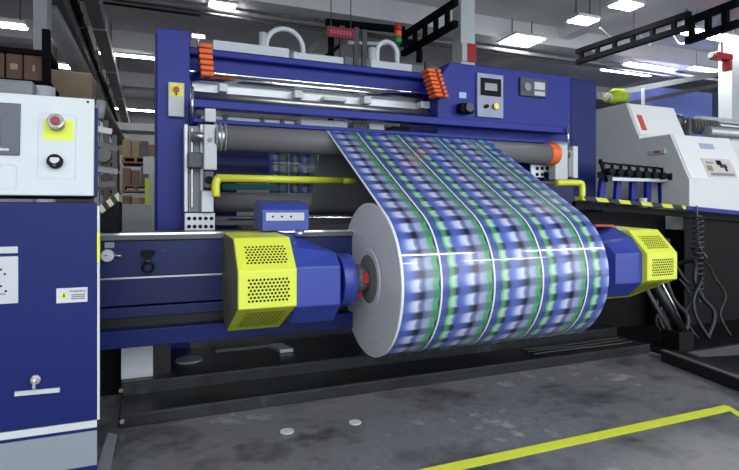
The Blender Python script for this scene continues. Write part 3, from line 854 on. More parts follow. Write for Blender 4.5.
# white conduit
pts = [(600, 28), (612, 38), (625, 38), (634, 32), (642, 38), (650, 45), (662, 40), (672, 36), (680, 44), (697, 40)]
cd = thing('conduit', (*az(600, 28, 4.95), 4.95), 'pale wavy conduit hanging below the ceiling lamps', 'conduit')
MB().tube(smooth_path([(*az(p[0], p[1], 4.95), 4.95) for p in pts]), .02, 8).build('conduit_tube', WHITEP, cd)
for p in (pts[0], pts[3], pts[-1]):
    q_ = az(p[0], p[1], 4.95); MB().cyl((*q_, 4.96), (*q_, CZ), .006, n=6).build('hanger_wire', GALV, cd)
for px, py, r_, Z, m_, lb in ((180, 9, .09, 5.05, DARKST, 'thick black pipe crossing under the ceiling at the top left'), (560, 62, .03, 5.0, GALV, 'thin grey pipe crossing under the ceiling beyond the wide lamp'),
                          (300, 22, .05, 5.05, DUCT, 'grey pipe crossing under the ceiling above the larger arched pipe')):
    x, y = az(px, py, Z); t = thing('ceiling_pipe', (x, y, Z), lb, 'pipe')
    MB().cyl((-5.9, y, Z), (29.9 if px > 200 else x + .35, y, Z), r_, n=12).build('pipe_run', m_, t)
    for q_ in range(5): MB().cyl((-5 + (q_ * 8 if px > 200 else q_ * .6), y, Z + r_), (-5 + (q_ * 8 if px > 200 else q_ * .6), y, CZ), .012, n=6).build('hanger_rod', GALV, t)
# pillars
def pillar(px0, px1, Y, label):
    xa, _ = at(px0, 50, Y); xb, _ = at(px1, 50, Y)
    o = MB().box(xa, xb, Y, Y + (xb - xa), 0, CZ).build('pillar', WHITEP, kind='structure'); return xa, xb


xa, xb = pillar(461, 475, 7.8, '')
sg = thing('fire_sign', ((xa + xb) / 2, 7.79, 3.8), 'red and white sign fixed to the white pillar behind the blue cabinet', 'sign')
_, za = at(468, 44, 7.8); _, zb = at(468, 62, 7.8)
MB().box(xa + .1, xb - .0, 7.76, 7.798, zb, za).build('red_board', mat('fire_red', (176, 34, 48), .5), sg)
MB().box(xa - .0, xa + .098, 7.76, 7.798, zb, za).build('white_board', LGREY, sg)
xa, xb = at(732, 80, 7.6)[0], at(752, 80, 7.6)[0]
MB().box(xa, xb, 7.6, 7.9, 0, CZ).build('pillar', WHITEP, kind='structure')

# ================================================================ LEFT CONSOLE
KY = 3.13; KX1 = -.258; KX0 = -1.45
k = thing('operator_console', (-.85, KY, 0), 'blue operator console with white control panel and grey plinth at the left edge', 'control console')
kz = 1.49
def kb_(y0, z0, z1): return MB().prism([(KX0, y0), (KX1, y0), (KX1 - .09, 3.9), (KX0, 3.9)], 'z', z0, z1)
def kx(px, py, Y=KY): return at(px, py, Y)
_, zs1 = kx(95, 420); _, zs0 = kx(95, 427); 
kb_(KY, zs1, kz).build('cabinet_body', NAVY, k, .006)
kb_(KY - .004, zs0, zs1 - .001).build('white_band', WHITEP, k)
kb_(KY + .002, zs0 - .018, zs0 - .001).build('blue_band', NAVY, k)
_, zg = kx(95, 465)
kb_(KY, zg, zs0 - .019).build('plinth', PLATEG, k)
kb_(KY + .01, 0, zg - .001).build('plinth_base', NAVY, k)
MB().box(KX1 + .001, KX1 + .012, KY + .0, KY + .03, zs1, kz - .02).build('edge_strip', WHITEP, k)
_, zy1 = kx(95, 232); _, zy0 = kx(95, 262)
MB().box(KX1 + .0005, KX1 + .0135, KY - .003, KY + .028, zy0, zy1).build('yellow_edge', YELT, k)
# upper housing, leaning control panel
tilt = math.tan(math.radians(5))
z0p, z1p = kx(90, 197, KY - .04)[1], kx(92, 99, KY)[1]
def hy(z): return KY - .05 + (z - z0p) * tilt
xr_ = KX1 - .012
MB().hexa([(KX0, hy(z0p) + .035, z0p), (KX1 + .004, hy(z0p) + .035, z0p), (KX1 - .09, 3.8, z0p), (KX0, 3.8, z0p),
           (KX0, hy(z1p) + .035, z1p - .04), (KX1 + .004, hy(z1p) + .035, z1p - .04), (KX1 - .09, 3.6, z1p - .04), (KX0, 3.6, z1p - .04)]).build('panel_housing', NAVY, k, .006)
p = MB().hexa([(KX0, hy(z0p), z0p + .005), (xr_, hy(z0p), z0p + .005), (xr_, hy(z0p) + .034, z0p + .005), (KX0, hy(z0p) + .034, z0p + .005),
               (KX0, hy(z1p), z1p), (xr_, hy(z1p), z1p), (xr_, hy(z1p) + .034, z1p), (KX0, hy(z1p) + .034, z1p)]).build('control_panel', WHITEP, k, .006)
WP[p.name] = Vector((0, 0, 0))


def onp(px, py):               # point on the leaning panel
    Y = KY - .03
    for _ in range(6):
        x, z = at(px, py, Y); Y = hy(z)
    return x, z


def pbox(px0, py0, px1, py1, d0, d1, name, m, bev=0, par=None):
    xa, za = onp(px0, py0); xb, zb = onp(px1, py1)
    return MB().hexa([(xa, hy(zb) - d1, zb), (xb, hy(zb) - d1, zb), (xb, hy(zb) - d0, zb), (xa, hy(zb) - d0, zb),
                      (xa, hy(za) - d1, za), (xb, hy(za) - d1, za), (xb, hy(za) - d0, za), (xa, hy(za) - d0, za)]).build(name, m, par or p, bev)


pbox(-40, 100, 20, 155.5, .0005, .012, 'screen_bezel', mat('slate_bezel', (74, 80, 92), .35), .004)
pbox(-36, 112, 2, 146, .0125, .014, 'screen', GLASSM)
pbox(-10, 148, 9.5, 151, .0125, .0145, 'screen_label', LGREY)
ENG = mat('engraved_panel_line', (196, 202, 208), .5, noise=.02)
def outline(px0, py0, px1, py1, name):
    b = MB(); w_ = .0016
    xa, za = onp(px0, py0); xb, zb = onp(px1, py1); r_ = .012
    pts = []
    for cx0, cz0, a0_ in ((xb - r_, za - r_, 0), (xa + r_, za - r_, PI / 2), (xa + r_, zb + r_, PI), (xb - r_, zb + r_, 1.5 * PI)):
        for i in range(5):
            t_ = a0_ + i * PI / 8; x = cx0 + r_ * math.cos(t_); z = cz0 + r_ * math.sin(t_); pts.append((x, hy(z) - .0005, z))
    pts.append(pts[0])
    return b.tube(pts, w_, 5).build(name, ENG, p)


outline(38.5, 113, 75.5, 179, 'engraved_frame'); outline(-30, 164, 16, 189, 'engraved_frame')
pbox(43.5, 119, 73.5, 141, .0005, .002, 'yellow_label', mat('lime_yellow_label', (220, 232, 74), .5, noise=.02))
x, z = onp(57, 123); y = hy(z)
MB().cyl((x, y - .003, z - .01), (x, y - .022, z - .005), .036, n=32).build('stop_base', STEEL, p)
MB().cyl((x, y - .022, z - .005), (x, y - .04, z), .024, n=32).build('stop_neck', CHROME, p)
MB().cyl((x, y - .04, z), (x, y - .055, z + .003), .038, n=32).build('stop_ring', CHROME, p, .004)
MB().cyl((x, y - .0555, z + .003), (x, y - .062, z + .004), .023, n=32).build('stop_button', mat('stop_red', (138, 26, 42), .35), p, .003)
x, z = onp(55.5, 161); y = hy(z)
MB().cyl((x, y - .0005, z - .004), (x, y - .03, z - .002), .036, n=32).build('selector_knob', BLK, p, .004)
MB().cyl((x, y - .0305, z + .002), (x, y - .036, z + .006), .022, n=24).build('knob_cap', WHITEP, p, .004)
MB().box(x - .007, x + .007, y - .04, y - .0305, z - .03, z - .002).build('knob_grip', DGREY, p)
x, z = onp(88, 102); MB().cyl((x, hy(z) - .004, z), (x, hy(z) - .0005, z), .006, n=12).build('panel_screw', BLK, p)


def kbox(px0, py0, px1, py1, d, name, m, bev=0, par=None, d0=.0005):
    xa, za = kx(px0, py0); xb, zb = kx(px1, py1)
    return MB().box(xa, xb, KY - d, KY - d0, zb, za).build(name, m, par or k, bev)


kbox(-30, 247.5, 18, 253, .006, 'trim_plate', LGREY, .001)
sp = kbox(-30, 257.5, 18.5, 303, .008, 'socket_plate', LGREY, .003); WP[sp.name] = Vector((0, 0, 0))
for a in ((0, 268.5), (4, 273), (0, 285), (5, 290)):
    kbox(a[0], a[1], a[0] + 2.5, a[1] + 1.8, .0095, 'plate_mark', BLK, par=sp, d0=.0082)
kbox(-8, 293.5, 6, 294.5, .0095, 'plate_line', MGREY, par=sp, d0=.0082)
ws = kbox(56.5, 288.5, 87.5, 301.5, .003, 'warning_sticker', mat('sticker_white', (206, 210, 216), .5)); WP[ws.name] = Vector((0, 0, 0))
xc, zc_ = kx(64, 295); 
b = MB().prism([(xc - .022, zc_ - .017), (xc + .022, zc_ - .017), (xc, zc_ + .022)], 'y', KY - .0045, KY - .0032); b.build('yellow_triangle', YEL, ws)
MB().prism([(xc - .004, zc_ - .010), (xc + .005, zc_ - .010), (xc + .002, zc_ + .008), (xc - .002, zc_ + .008)], 'y', KY - .0055, KY - .0047).build('hazard_mark', BLK, ws)
xt, zt2 = kx(78, 291); text('warning_text', 'WARNING', (xt, KY - .0035, zt2), .016, BLK, ws)
for j in range(3): kbox(71.5, 294 + j * 2, 85, 294.7 + j * 2, .0042, 'text_line', MGREY, par=ws, d0=.0032)
x, z = kx(36, 379)
MB().cyl((x, KY - .02, z), (x, KY - .0005, z), .024, n=24).build('lock', STEEL, k, .003)
MB().box(x - .01, x + .006, KY - .045, KY - .0205, z - .04, z + .005).build('key', CHROME, k, .002)
xa, za = kx(15, 393.5); xb, zb = kx(60, 389.5)
MB().beam((xa, KY - .006, za), (xb, KY - .006, zb), .010, .022).build('name_strip', LGREY, k)
# dark cabinet with striped sloping edge behind console
hb = thing('cable_trunk', (-.33, 4.6, 0), 'black cable trunk with black and white striped sloping edge behind the blue console', 'cable trunk')
xa, za = at(90, 216, 4.6); xb, zb = at(119, 192, 4.6)
MB().prism([(xa - .2, 0), (xb, 0), (xb, zb - .075), (xa - .2, za - .085 - .13)], 'y', 4.61, 5.1).build('trunk_body', BLK, hb)
MB().prism([(xa - .2, za - .08 - .13), (xb, zb - .07), (xb, zb), (xa - .2, za - .13)], 'y', 4.59, 5.1).build('striped_edge', HAZW, hb)
tk = thing('winch_tower', (-.7, 5.4, 0), 'grey steel machine tower with pipes right behind the white control panel', 'machine tower')
for px0, px1, py, Y, m_ in ((94, 99, 105, 5.3, MGREY), (103, 108, 120, 5.5, GALV), (112, 117, 135, 5.6, GALV)):
    xa, z = at(px0, py, Y); xb, _ = at(px1, py, Y); MB().box(xa, xb, Y, Y + .1, 0, z).build('upright', m_, tk)
for i, (pa, pb_) in enumerate((((92, 142), (118, 150)), ((92, 168), (118, 172)), ((92, 128), (112, 132)), ((94, 185), (116, 184)))):
    a_, b_ = pl(pa, pb_, 5.25); MB().beam(a_, b_, .05, .05).build('cross_arm', (GALV, MGREY, LGREY, GALV)[i], tk)
x, z = at(104, 156, 5.2); MB().cyl((x, 5.1, z), (x, 5.25, z), .06, n=20).build('drum', GALV, tk)
x, z = at(99, 112, 5.2); MB().cyl((x, 5.2, z - .06), (x + .02, 5.2, z + .1), .04, n=16).build('motor', MGREY, tk)

# ================================================================ BACKGROUND LEFT
# crane rails / ducts along y
for px, wd, hh, Z, lb, m_ in ((69, .10, .22, 4.5, 'long dark steel rail running away under the ceiling on the left', DARKST), (91, .22, .22, 4.5, 'long grey duct running away under the ceiling, nearest the aisle lamp', DUCT), (50, .34, .4, 4.3, 'wide grey duct running away under the ceiling, outer left', GALV)):
    d = 530 * (Z - CAM_H) / 210; X = (SY + CY * (px - CX) / F) * d
    t_ = thing('overhead_duct', (X, 8, Z), lb, 'duct')
    MB().box(X - wd / 2, X + wd / 2, 3.0, 22, Z, Z + hh).build('duct_body', m_, t_, .02)
    for y in range(4, 22, 3):
        MB().box(X - wd / 2 - .01, X + wd / 2 + .01, y, y + .05, Z - .01, Z + hh + .01).build('duct_joint', LGREY if m_ is DUCT else GALV, t_)
        MB().cyl((X, y + .02, Z + hh), (X, y + .02, CZ), .01, n=6).build('hanger_rod', GALV, t_)
# diagonal grey pipe
a = (*ax(52, 12, -1.9), ); 
xa, za = at(45, 5, 8.5); xb, zb = at(119, 140, 15.0)
MBo = MB().cyl((xa, 8.5, za), (xb, 15.0, zb), .14, n=20); tag(MBo.build('slanting_pipe', DUCT), 'thick grey pipe slanting down behind the white control panel', 'pipe')
# column
xa, xb = at(33, 30, 6.8)[0], at(47, 30, 6.8)[0]
MB().box(xa, xb, 6.8, 7.1, 0, CZ).build('pillar', MGREY, kind='structure')
# mezzanine shelf with brown crates
sh = thing('storage_rack', (at(20, 80, 6.3)[0], 6.3, 0), 'steel rack with brown crates above the white control panel', 'rack')
xL, xR = at(-25, 80, 6.3)[0], at(50, 80, 6.3)[0]
for py in (48, 79):
    z = at(20, py, 6.3)[1]; MB().box(xL, xR, 6.3, 6.9, z - .05, z).build('shelf', DARKST, sh)
MB().box(xR - .07, xR, 6.28, 6.36, 0, at(50, 30, 6.3)[1]).build('rack_post', DARKST, sh); MB().box(xL, xL + .07, 6.28, 6.36, 0, 4.2).build('rack_post', DARKST, sh)
zsh = at(20, 79, 6.3)[1]
for i, (p0, p1) in enumerate(((6, 22), (23.5, 44), (-12, 4))):
    xa, xb = at(p0, 60, 6.35)[0], at(p1, 60, 6.35)[0]
    c = thing('storage_crate', ((xa + xb) / 2, 6.55, zsh), ('brown crate on the rack, in the middle of the three', 'brown crate on the rack, nearest the grey pillar', 'brown crate on the rack, at the left image edge')[i], 'crate', 'crates on the rack')
    MB().box(xa, xb, 6.35, 6.8, zsh + .001, zsh + .27).build('crate_body', mat('brown_crate', (98, 76, 66), .8, noise=.3), c, .01)
    MB().box(xa + .1, xb - .1, 6.34, 6.3495, zsh + .1, zsh + .16).build('crate_label', CARD2, c)
zz = at(20, 95, 5.6)[1]
x0_, x1_ = at(-20, 82, 5.6)[0], at(33, 82, 5.6)[0]
tag(MB().box(x0_, x1_, 5.6, 6.1, 0, at(20, 80, 5.6)[1]).build('equipment_cabinet', MGREY, None, .02), 'grey equipment cabinet top showing behind the white control panel', 'cabinet')
x0_, x1_ = at(35, 82, 5.6)[0], at(46, 82, 5.6)[0]
tag(MB().cyl(((x0_ + x1_) / 2, 5.8, 0), ((x0_ + x1_) / 2, 5.8, at(40, 87, 5.8)[1]), .09, n=20).build('vent_pipe', LGREY), 'short pale vent pipe beside the grey equipment cabinet', 'pipe')
xk, zk = at(60, 92, 7.5)
tag(MB().box(xk - .25, xk + .35, 7.5, 8.0, 0, at(60, 70, 7.5)[1]).build('paper_stack', CARD2, None, .02), 'pale cardboard stack behind the white control panel', 'cardboard stack')

# pallet rack at the end of the aisle
def pallet_stack(px0, px1, py0, Y, label, nlayer, seed):
    rnd = random.Random(seed); xa, xb = at(px0, 200, Y)[0], at(px1, 200, Y)[0]
    zt = at(px0, py0, Y)[1]
    t = thing('pallet_stack', ((xa + xb) / 2, Y, 0), label, 'pallet stack', 'pallets at the end of the aisle')
    h_ = zt / nlayer
    for i in range(nlayer):
        z = i * h_
        MB().box(xa, xb, Y, Y + 1.0, z, z + .03).build('pallet_deck', WOOD, t)
        for s in (0, .45, .9): MB().box(xa + (xb - xa) * s, xa + (xb - xa) * (s + .1), Y, Y + 1, z + .03, z + .11).build('pallet_block', WOOD, t)
        MB().box(xa, xb, Y, Y + 1.0, z + .11, z + .14).build('pallet_deck', WOOD, t)
        n = 3
        for q in range(n):
            a = xa + (xb - xa) * q / n + .01; c = xa + (xb - xa) * (q + 1) / n - .01
            MB().box(a, c, Y + .03, Y + .9, z + .141, z + h_ - .04 - rnd.random() * .12).build('carton', (CARD, CARD2, GALV)[rnd.randrange(3)], t)
    return t


pallet_stack(122, 149, 134, 12.5, 'stack of brown cartons on pallets down the aisle, right beside the blue column', 5, 1)
pallet_stack(100, 118, 140, 12.8, 'stack of brown cartons on pallets down the aisle, farther left', 5, 2)
x, z = at(146, 190, 11.5)
tag(MB().box(x - .02, x + .07, 11.5, 11.55, 0, at(146, 178, 11.5)[1]).build('marker_post', YEL), 'yellow green marker post in front of the brown pallet stack', 'post')
x, z = at(152, 166, 11.4)
w_ = thing('notice_board', (x, 11.4, 0), 'small white notice board on a pale post beside the left blue column', 'notice board')
MB().box(x - .16, x + .2, 11.38, 11.4, z - .16, z + .18).build('board', WHITEP, w_)
MB().box(x - .03, x + .03, 11.405, 11.45, 0, z + .1).build('board_post', LGREY, w_)
xa, z_ = at(119, 204, 8.0); xb, _ = at(155.5, 204, 8.0)
lc = thing('grey_area_block', (xa, 8, 0), 'plain pale grey block standing in for the grey area below the brown pallet stacks', 'cabinet')  # made-up block, stands in for the pale grey area under the pallets
MB().box(xa, xb, 8.0, 8.6, 0, z_).build('cabinet_body', LGREY, lc, .01)
MB().box(xa, xa + .05, 7.98, 7.999, 0, z_).build('edge_strip', LGREY, lc); MB().box(xb - .05, xb, 7.98, 7.999, 0, z_).build('edge_strip', WHITEP, lc)
# high rack beyond
xa, za = at(125, 128, 16); xb, _ = at(160, 128, 16)
tag(MB().box(xa - 1, xb, 16, 16.8, za - .05, za + .15).build('wall_cabinet', LGREY), 'long pale duct box across the far end of the aisle', 'duct')
tag(MB().box(xa - 1, xb, 15.8, 15.95, za - .75, za - .45).build('shelf_beam', WOOD), 'brown shelf beam across the far end of the aisle above the pallets', 'beam')

PALE = mat('lit_machine_paint', (222, 225, 224), .45, noise=.04)  # light grey lightened, the brighter light on this machine put into its colour
COVER = mat('lit_cover_paint', (240, 242, 242), .4, noise=.02)  # white raised the same way for the brightly lit covers
# ================================================================ RIGHT MACHINE
XS = 6.2
m2 = thing('grey_machine', (XS + 2, 5.5, 0), 'light grey machine with sloping white covers at the right edge behind the hazard stripes', 'machine')
def sx(px, py): return ax(px, py, XS)
pA = sx(597, 105); pB = sx(626, 103); pC = sx(638, 135); pD = sx(670, 134); pE = sx(689.5, 180); pF = (pE[0], 1.5)
yb = pA[0] + 1.5
MB().prism([(yb, 1.2), (yb, pB[1]), (pB[0], pB[1]), (pC[0], pC[1]), (pC[0] - .02, pC[1]), (pC[0] - .02, 1.2)], 'x', XS, XS + .95).build('upper_housing', PALE, m2, .008)
MB().prism([(pC[0] - .021, 1.2), (pC[0] - .021, pD[1]), (pD[0], pD[1]), (pE[0], pE[1]), (pE[0], 1.2)], 'x', XS, XS + 1.15).build('lower_housing', PALE, m2, .008)
MB().prism([(pC[0] - .021, 1.2), (pC[0] - .021, pD[1] - .02), (pD[0], pD[1] - .02), (pE[0] + .18, pE[1] + .1), (pE[0] + .18, 1.2)], 'x', XS + 1.151, XS + 3.6).build('side_housing', PALE, m2, .008)
MB().box(XS, XS + 3.6, pE[0] + .1, yb, 0, 1.2).build('machine_base', BLK, m2)
MB().box(XS + 1.2, XS + 1.6, pE[0] + .0, pE[0] + .179, 1.9, 2.12).build('dark_slot', BLK, m2)
MB().box(XS + 1.25, XS + 1.4, pE[0] - .03, pE[0] - .001, 1.93, 1.98).build('red_handle', RED, m2)
# red label on sloped upper face + red handle
upn = Vector((0, pC[0] - pB[0], pC[1] - pB[1])).normalized()
def onslope(fx, ft, P, Q, lift): # fx: x offset, ft: fraction P->Q
    y = P[0] + (Q[0] - P[0]) * ft; z = P[1] + (Q[1] - P[1]) * ft
    d = Vector((Q[0] - P[0], Q[1] - P[1])).normalized(); n_ = Vector((d.y, -d.x))
    if n_.x > 0: n_ = -n_
    return Vector((XS + fx, y + n_.x * lift, z + n_.y * lift))
def slopeplate(f0, f1, t0, t1, P, Q, name, m_, lift=.012):
    c = [onslope(f0, t1, P, Q, .001), onslope(f1, t1, P, Q, .001), onslope(f1, t0, P, Q, .001), onslope(f0, t0, P, Q, .001),
         onslope(f0, t1, P, Q, lift), onslope(f1, t1, P, Q, lift), onslope(f1, t0, P, Q, lift), onslope(f0, t0, P, Q, lift)]
    return MB().hexa(c).build(name, m_, m2)
slopeplate(.03, .93, .03, .97, pB, pC, 'upper_cover', COVER)
slopeplate(.10, .19, .38, .85, pB, pC, 'red_label', mat('orange_red_label', (206, 84, 72), .5), .02)
slopeplate(.03, 1.12, .03, .97, pD, pE, 'lower_cover', COVER)
po = slopeplate(.36, .92, .52, .94, pD, pE, 'poster', mat('poster_paper', (210, 204, 200), .6), .018)
for f0, f1, t0, t1, m_ in ((.62, .72, .56, .66, BLK), (.66, .80, .64, .72, DGREY), (.74, .78, .70, .80, BLK), (.42, .56, .6, .64, MGREY), (.42, .88, .84, .90, MGREY), (.40, .5, .68, .8, CARD2)):
    slopeplate(f0, f1, t0, t1, pD, pE, 'poster_print', m_, .021)
slopeplate(.45, .72, .18, .3, pD, pE, 'pale_badge', mat('pale_lilac_badge', (176, 182, 206), .5), .016)
for py in (150,):
    y, z = sx(658, 152); MB().box(XS - .03, XS - .001, y - .12, y + .12, z - .03, z + .03).build('side_handle', LGREY, m2, .008)
    MB().box(XS - .034, XS - .0305, y - .05, y + .03, z - .012, z + .012).build('handle_mark', RED, m2)
# rollers with coupling on top
Zr = at(668, 123, 5.9)[1]
mr = thing('transfer_roller', (8, 5.9, Zr), 'pale steel transfer roller with dark ribbed coupling on top of the grey machine', 'roller')
x0, z0 = at(672, 121, 5.9)
MB().cyl((x0 + .0, 5.9, z0), (x0 + .14, 5.9, z0), .12, n=24).build('end_disc', DGREY, mr)
x1, _ = at(686, 121, 5.9); x2, _ = at(712, 124, 5.9)
MB().cyl((x0, 5.9, z0), (x2 + 3, 5.9, z0), .05, n=20).build('shaft', STEEL, mr)
n = 9
for i in range(n):
    x = x1 + (x2 - x1) * i / n; MB().cyl((x, 5.85, z0 - .06), (x + (x2 - x1) / n * .6, 5.85, z0 - .06), .12, n=20).build('coupling_rib', GALV, mr)
MB().cyl((x2 + .05, 6.2, z0 + .1), (x2 + 3, 6.2, z0 + .1), .1, n=24).build('roller_sleeve', LGREY, mr)
MB().cyl((x2 - .4, 5.7, z0 - .16), (x2 + 3, 5.7, z0 - .16), .08, n=24).build('roller_sleeve', ALU, mr)
MB().box(x0 + .25, x0 + .35, 5.8, 6.3, pD[1] - .02, z0 + .05).build('bearing_stand', GALV, mr)
# blue big box behind
x0, z1 = at(652, 86, 9.5); x1, z0 = at(712, 118, 9.5); x2 = at(732, 100, 9.5)[0]
bb = thing('blue_booth', ((x0 + x1) / 2, 9.5, 0), 'blue booth wall far behind the grey machine, left of the white pillar', 'booth')
MB().box(x0, x1, 9.5, 10.2, 0, z1).build('booth_wall', mat('mid_blue_paint', (104, 122, 196), .5), bb)
MB().box(x1 + .002, x2 + 1, 9.5, 10.2, 0, z1).build('dark_wall', mat('slate_blue_paint', (44, 50, 84), .5), bb)
# long grey light crane beam rising to right
a = (*az(598, 92, 3.9), 3.9)
xa, za = at(600, 96, 8.8); xb, zb = at(739, 73, 8.8)
g2 = thing('crane_beam', (xa, 8.8, za), 'pale grey crane beam behind the grey machine below the tube lamps', 'crane beam')
MB().beam((xa, 8.8, za), (xb + 1, 8.8, zb + .3), (.14), .12).build('beam_web', MGREY, g2)
MB().beam((xa + 1, 9.2, za - .08), (xb + 1, 9.2, zb + .05), .12, .10).build('lower_beam', GALV, g2)
# lime green thing and post on top of grey machine
x, z = at(617, 97, 7.0)
lj = thing('safety_jacket', (x, 7.0, z), 'lime green cloth bundle lying on top of the grey machine', 'cloth')
b = MB((x, 7.0, z))
bmesh.ops.create_icosphere(b.bm, subdivisions=3, radius=.17)
for v_ in b.bm.verts:
    q = v_.co.normalized(); f = 1 + .25 * math.sin(9 * q.x + 4 * q.y) * math.cos(7 * q.z); v_.co = Vector((v_.co.x * f * 1.1, v_.co.y * f, max(v_.co.z, -.12) * f * .8))
for f_ in b.bm.faces: f_.smooth = True
b.build('cloth', mat('lime_cloth', (176, 196, 48), .8), lj)
b = MB(); b.tube(smooth_path([(x - .35, 6.95, z - .08), (x - .25, 6.95, z + .0), (x - .12, 6.98, z - .06)]), .045, 8); b.build('sleeve', mat('pale_cloth', (196, 196, 170), .8), lj)
zt_ = pB[1]
MB().cyl((x, 7.0, zt_), (x, 7.0, z - .05), .02, n=8).build('hook_rod', GALV, lj)
x, z = at(643, 88, 7.2)
tag(MB().cyl((x, 7.2, pB[1]), (x, 7.2, z), .03, n=10).build('steel_post', LGREY), 'thin pale post on top of the grey machine next to the green cloth', 'post')
# red fire equipment at right top
x, z = at(722, 57, 7.4)
rh = thing('red_hoist', (x, 7.4, z), 'red hoist body hanging beside the white pillar at the upper right', 'hoist')
MB().box(x - .28, x + .22, 7.3, 7.5, z - .07, z + .07).build('hoist_body', RED, rh, .03)
MB().cyl((x - .36, 7.4, z), (x - .281, 7.4, z), .06, n=16).build('hoist_cap', MGREY, rh)
MB().box(x + .10, x + .22, 7.32, 7.48, z - .28, z - .07).build('hoist_grip', RED, rh, .02)
MB().cyl((x, 7.4, z + .07), (x, 7.4, CZ), .02, n=8).build('hoist_chain', DGREY, rh)

# platform with hazard stripes
pf = thing('service_platform', (5.6, 4.5, 0), 'black machine platform with yellow and black hazard stripe edge right of the film roll', 'platform')
A = Vector((4.31, 4.42, 1.60)); zr_ = lambda x: 1.60 - (x - 4.31) * .062
xs1 = at(686, 205, 4.4)[0]
def slab(x0, x1, y0, y1, h0, h1, name, m_, par=pf):
    return MB().hexa([(x0, y0, zr_(x0) - h0), (x1, y0, zr_(x1) - h0), (x1, y1, zr_(x1) - h0), (x0, y1, zr_(x0) - h0),
                      (x0, y0, zr_(x0) - h1), (x1, y0, zr_(x1) - h1), (x1, y1, zr_(x1) - h1), (x0, y1, zr_(x0) - h1)]).build(name, m_, par)
slab(4.31, xs1, 4.40, 4.52, .045, 0, 'hazard_edge', HAZ)
slab(xs1 + .002, 9.4, 4.40, 4.52, .05, 0, 'blue_edge', BLUE)
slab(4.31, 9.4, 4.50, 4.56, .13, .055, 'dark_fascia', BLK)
MB().box(4.42, 6.1, 4.82, 4.86, 0, 1.42).build('dark_inner_sheet', BLK, pf); MB().hexa([(6.1, 4.5605, 0), (9.4, 4.5605, 0), (9.4, 4.5695, 0), (6.1, 4.5695, 0), (6.1, 4.5605, zr_(6.1) - .06), (9.4, 4.5605, zr_(9.4) - .06), (9.4, 4.5695, zr_(9.4) - .06), (6.1, 4.5695, zr_(6.1) - .06)]).build('dark_front_sheet', BLK, pf)  # flat black sheets added in place of the platform's dark interior
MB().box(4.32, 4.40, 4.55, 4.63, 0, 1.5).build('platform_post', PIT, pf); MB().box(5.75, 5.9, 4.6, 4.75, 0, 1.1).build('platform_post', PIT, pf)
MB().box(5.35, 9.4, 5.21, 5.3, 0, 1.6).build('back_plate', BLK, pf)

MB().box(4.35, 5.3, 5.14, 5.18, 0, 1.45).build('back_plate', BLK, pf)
tag(MB().box(4.75, 9.4, 3.75, 4.8, .0005, .02).build('dark_floor_sheet', BLK), 'black sheet added to darken the floor below the hazard striped platform', 'tray')  # black sheet added so the floor under the platform stays dark
# coil cable and hoses
x, z0 = at(696, 330, 4.36); _, z1 = at(696, 212, 4.36)
pts = [(x + .05 * math.cos(i * .7), 4.33 + .05 * math.sin(i * .7), .35 + (z1 - .4) * i / 150) for i in range(151)]
tag(MB().tube(pts, .013, 6).build('spiral_cable', mat('grey_black_cable', (58, 60, 62), .4)), 'dark spiral cable hanging under the hazard striped edge', 'cable')
x, z = at(703, 253, 4.3)
tag(MB().tube(smooth_path([(x, 4.38, 1.5), (x, 4.34, z + .1), (x + .03, 4.3, z - .02), (x + .06, 4.3, z - .06)]), .012, 6).build('hanging_rod', GALV), 'thin grey rod hanging right of the spiral cable', 'rod')
rnd = random.Random(5)
HOSE = mat('dusty_black_hose', (34, 36, 38), .5)
ORD = ['leftmost', 'second', 'third', 'fourth', 'fifth', 'sixth', 'rightmost']
for i in range(7):
    x0 = 5.0 + i * .17; y0 = 4.12 + .05 * (i % 2)
    pts = [(x0, y0 + .3, 1.0 - .1 * (i % 3)), (x0 + .03, y0 + .1, .85 - .06 * i % .3)]
    for q_ in range(3): pts.append((x0 + .12 * math.sin(i * 2.1 + q_ * 1.7), y0 - .04 * q_, .66 - q_ * .2))
    pts.append((x0 + .1 * math.cos(i * 1.9), y0 - .15, .03))
    tag(MB().tube(smooth_path(pts), .014 + .006 * (i % 3), 7).build('hose', HOSE), f'black hose hanging in the dark under the striped edge, {ORD[i]} of the seven' if i in (0, 6) else f'black hose hanging in the dark under the striped edge, {ORD[i]} from the left', 'hose', 'hoses under the platform')
for i in range(3):
    pts = [(3.3 + .25 * q_, 3.98 + .012 * math.sin(q_ * 1.3 + i) + i * .08, .105) for q_ in range(6)]
    tag(MB().tube(smooth_path(pts), .012, 6).build('floor_cable', HOSE), 'black cable lying along the base toward the sloping struts, ' + ('front one of the three', 'middle one of the three', 'rear one of the three')[i], 'cable', 'cables along the base')
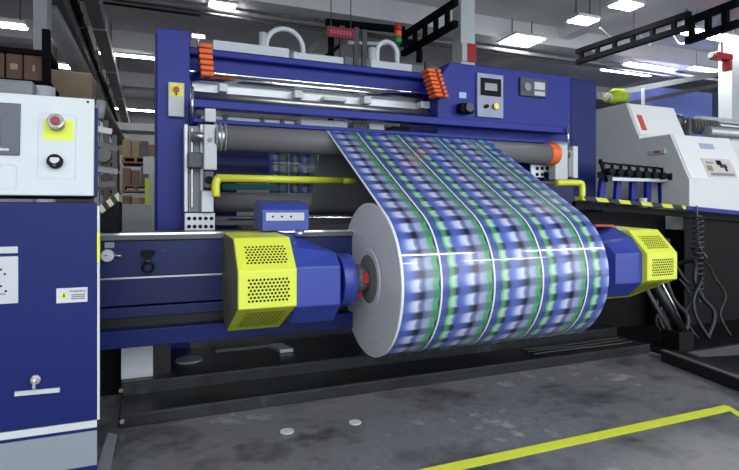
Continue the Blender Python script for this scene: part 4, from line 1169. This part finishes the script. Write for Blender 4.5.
# base rail at right running to the camera
p1, p2 = Vector((*az(652, 358, 0), 0)), Vector((*az(739, 392, 0), 0))
dr = (p2 - p1).normalized(); p2 = p1 + dr * 2.6
nr = Vector((-dr.y, dr.x, 0)); nr = nr if nr.x > 0 else -nr
br = thing('base_rail', p1, 'low black steel rail along the floor at the lower right', 'rail')
q = p1 + dr * .12
MB().hexa([q, p2, p2 + nr * .22, q + nr * .22, *[v + Vector((0, 0, .10)) for v in (q, p2, p2 + nr * .22, q + nr * .22)]]).build('rail_body', PIT, br, .006)
MB().hexa([v + Vector((0, 0, .1001)) for v in (q, p2, p2 + nr * .05, q + nr * .05)] + [v + Vector((0, 0, .112)) for v in (q, p2, p2 + nr * .05, q + nr * .05)]).build('rail_lip', GALV, br)
MB().hexa([v + Vector((0, 0, 0.0005)) for v in (q + Vector((.02, .05, 0)) + nr * .23, p2 + nr * .23, p2 + nr * 2.2, q + nr * 2.2)] + [v + Vector((0, 0, .02)) for v in (q + nr * .23, p2 + nr * .23, p2 + nr * 2.2, q + nr * 2.2)]).build('pit_cover', PIT, br)

# row of black valve knobs on blue legs
vr = thing('valve_rack', (5.3, 4.95, 1.5), 'row of black valve knobs on short blue legs standing on the striped platform', 'valve rack')
xa, za = at(600, 172, 4.95); xb, zb = at(673, 178, 4.95)
MB().beam((xa, 4.95, za - .03), (xb, 4.95, zb), .10, .07).build('rack_rail', DGREY, vr)
MB().beam((xa + .1, 4.88, za - .09), (xb, 4.88, zb - .04), .06, .04).build('rack_rail', ALU, vr)
nk = 9
for i in range(nk):
    f = i / (nk - 1); x = xa + .05 + (xb - xa - .1) * f; z = za + (zb - za) * f
    kb = MB(); kb.cyl((x, 4.90, z), (x, 4.8, z), .045, n=14)
    kb.build('valve_knob', BLK, vr)
    MB().cyl((x, 4.95, z), (x, 4.95, z + .10), .022, n=10).build('valve_stem', BLK, vr)
    MB().box(x - .055, x + .055, 4.93, 4.97, z + .1005, z + .125).build('valve_handle', BLK, vr)
for i in range(5):
    f = (i + .3) / 5; x = xa + (xb - xa) * f; z = za + (zb - za) * f - .07
    MB().beam((x, 4.98, z), (x - .06 + .02 * i, 4.98, 1.45), .08, .05).build('leg', BLUE, vr)
MB().box(xa, xb, 4.9, 5.12, 1.42, 1.46).build('rack_foot', NAVY, vr)
MB().cyl((xa - .05, 4.9, za + .15), (xa + .06, 4.9, za - .12), .022, n=10).build('lever', BLK, vr)
x, _ = at(640, 196, 4.9); MB().cyl((x, 4.86, 1.46), (x, 4.86, 1.6), .05, n=16).build('white_cup', WHITEP, vr)
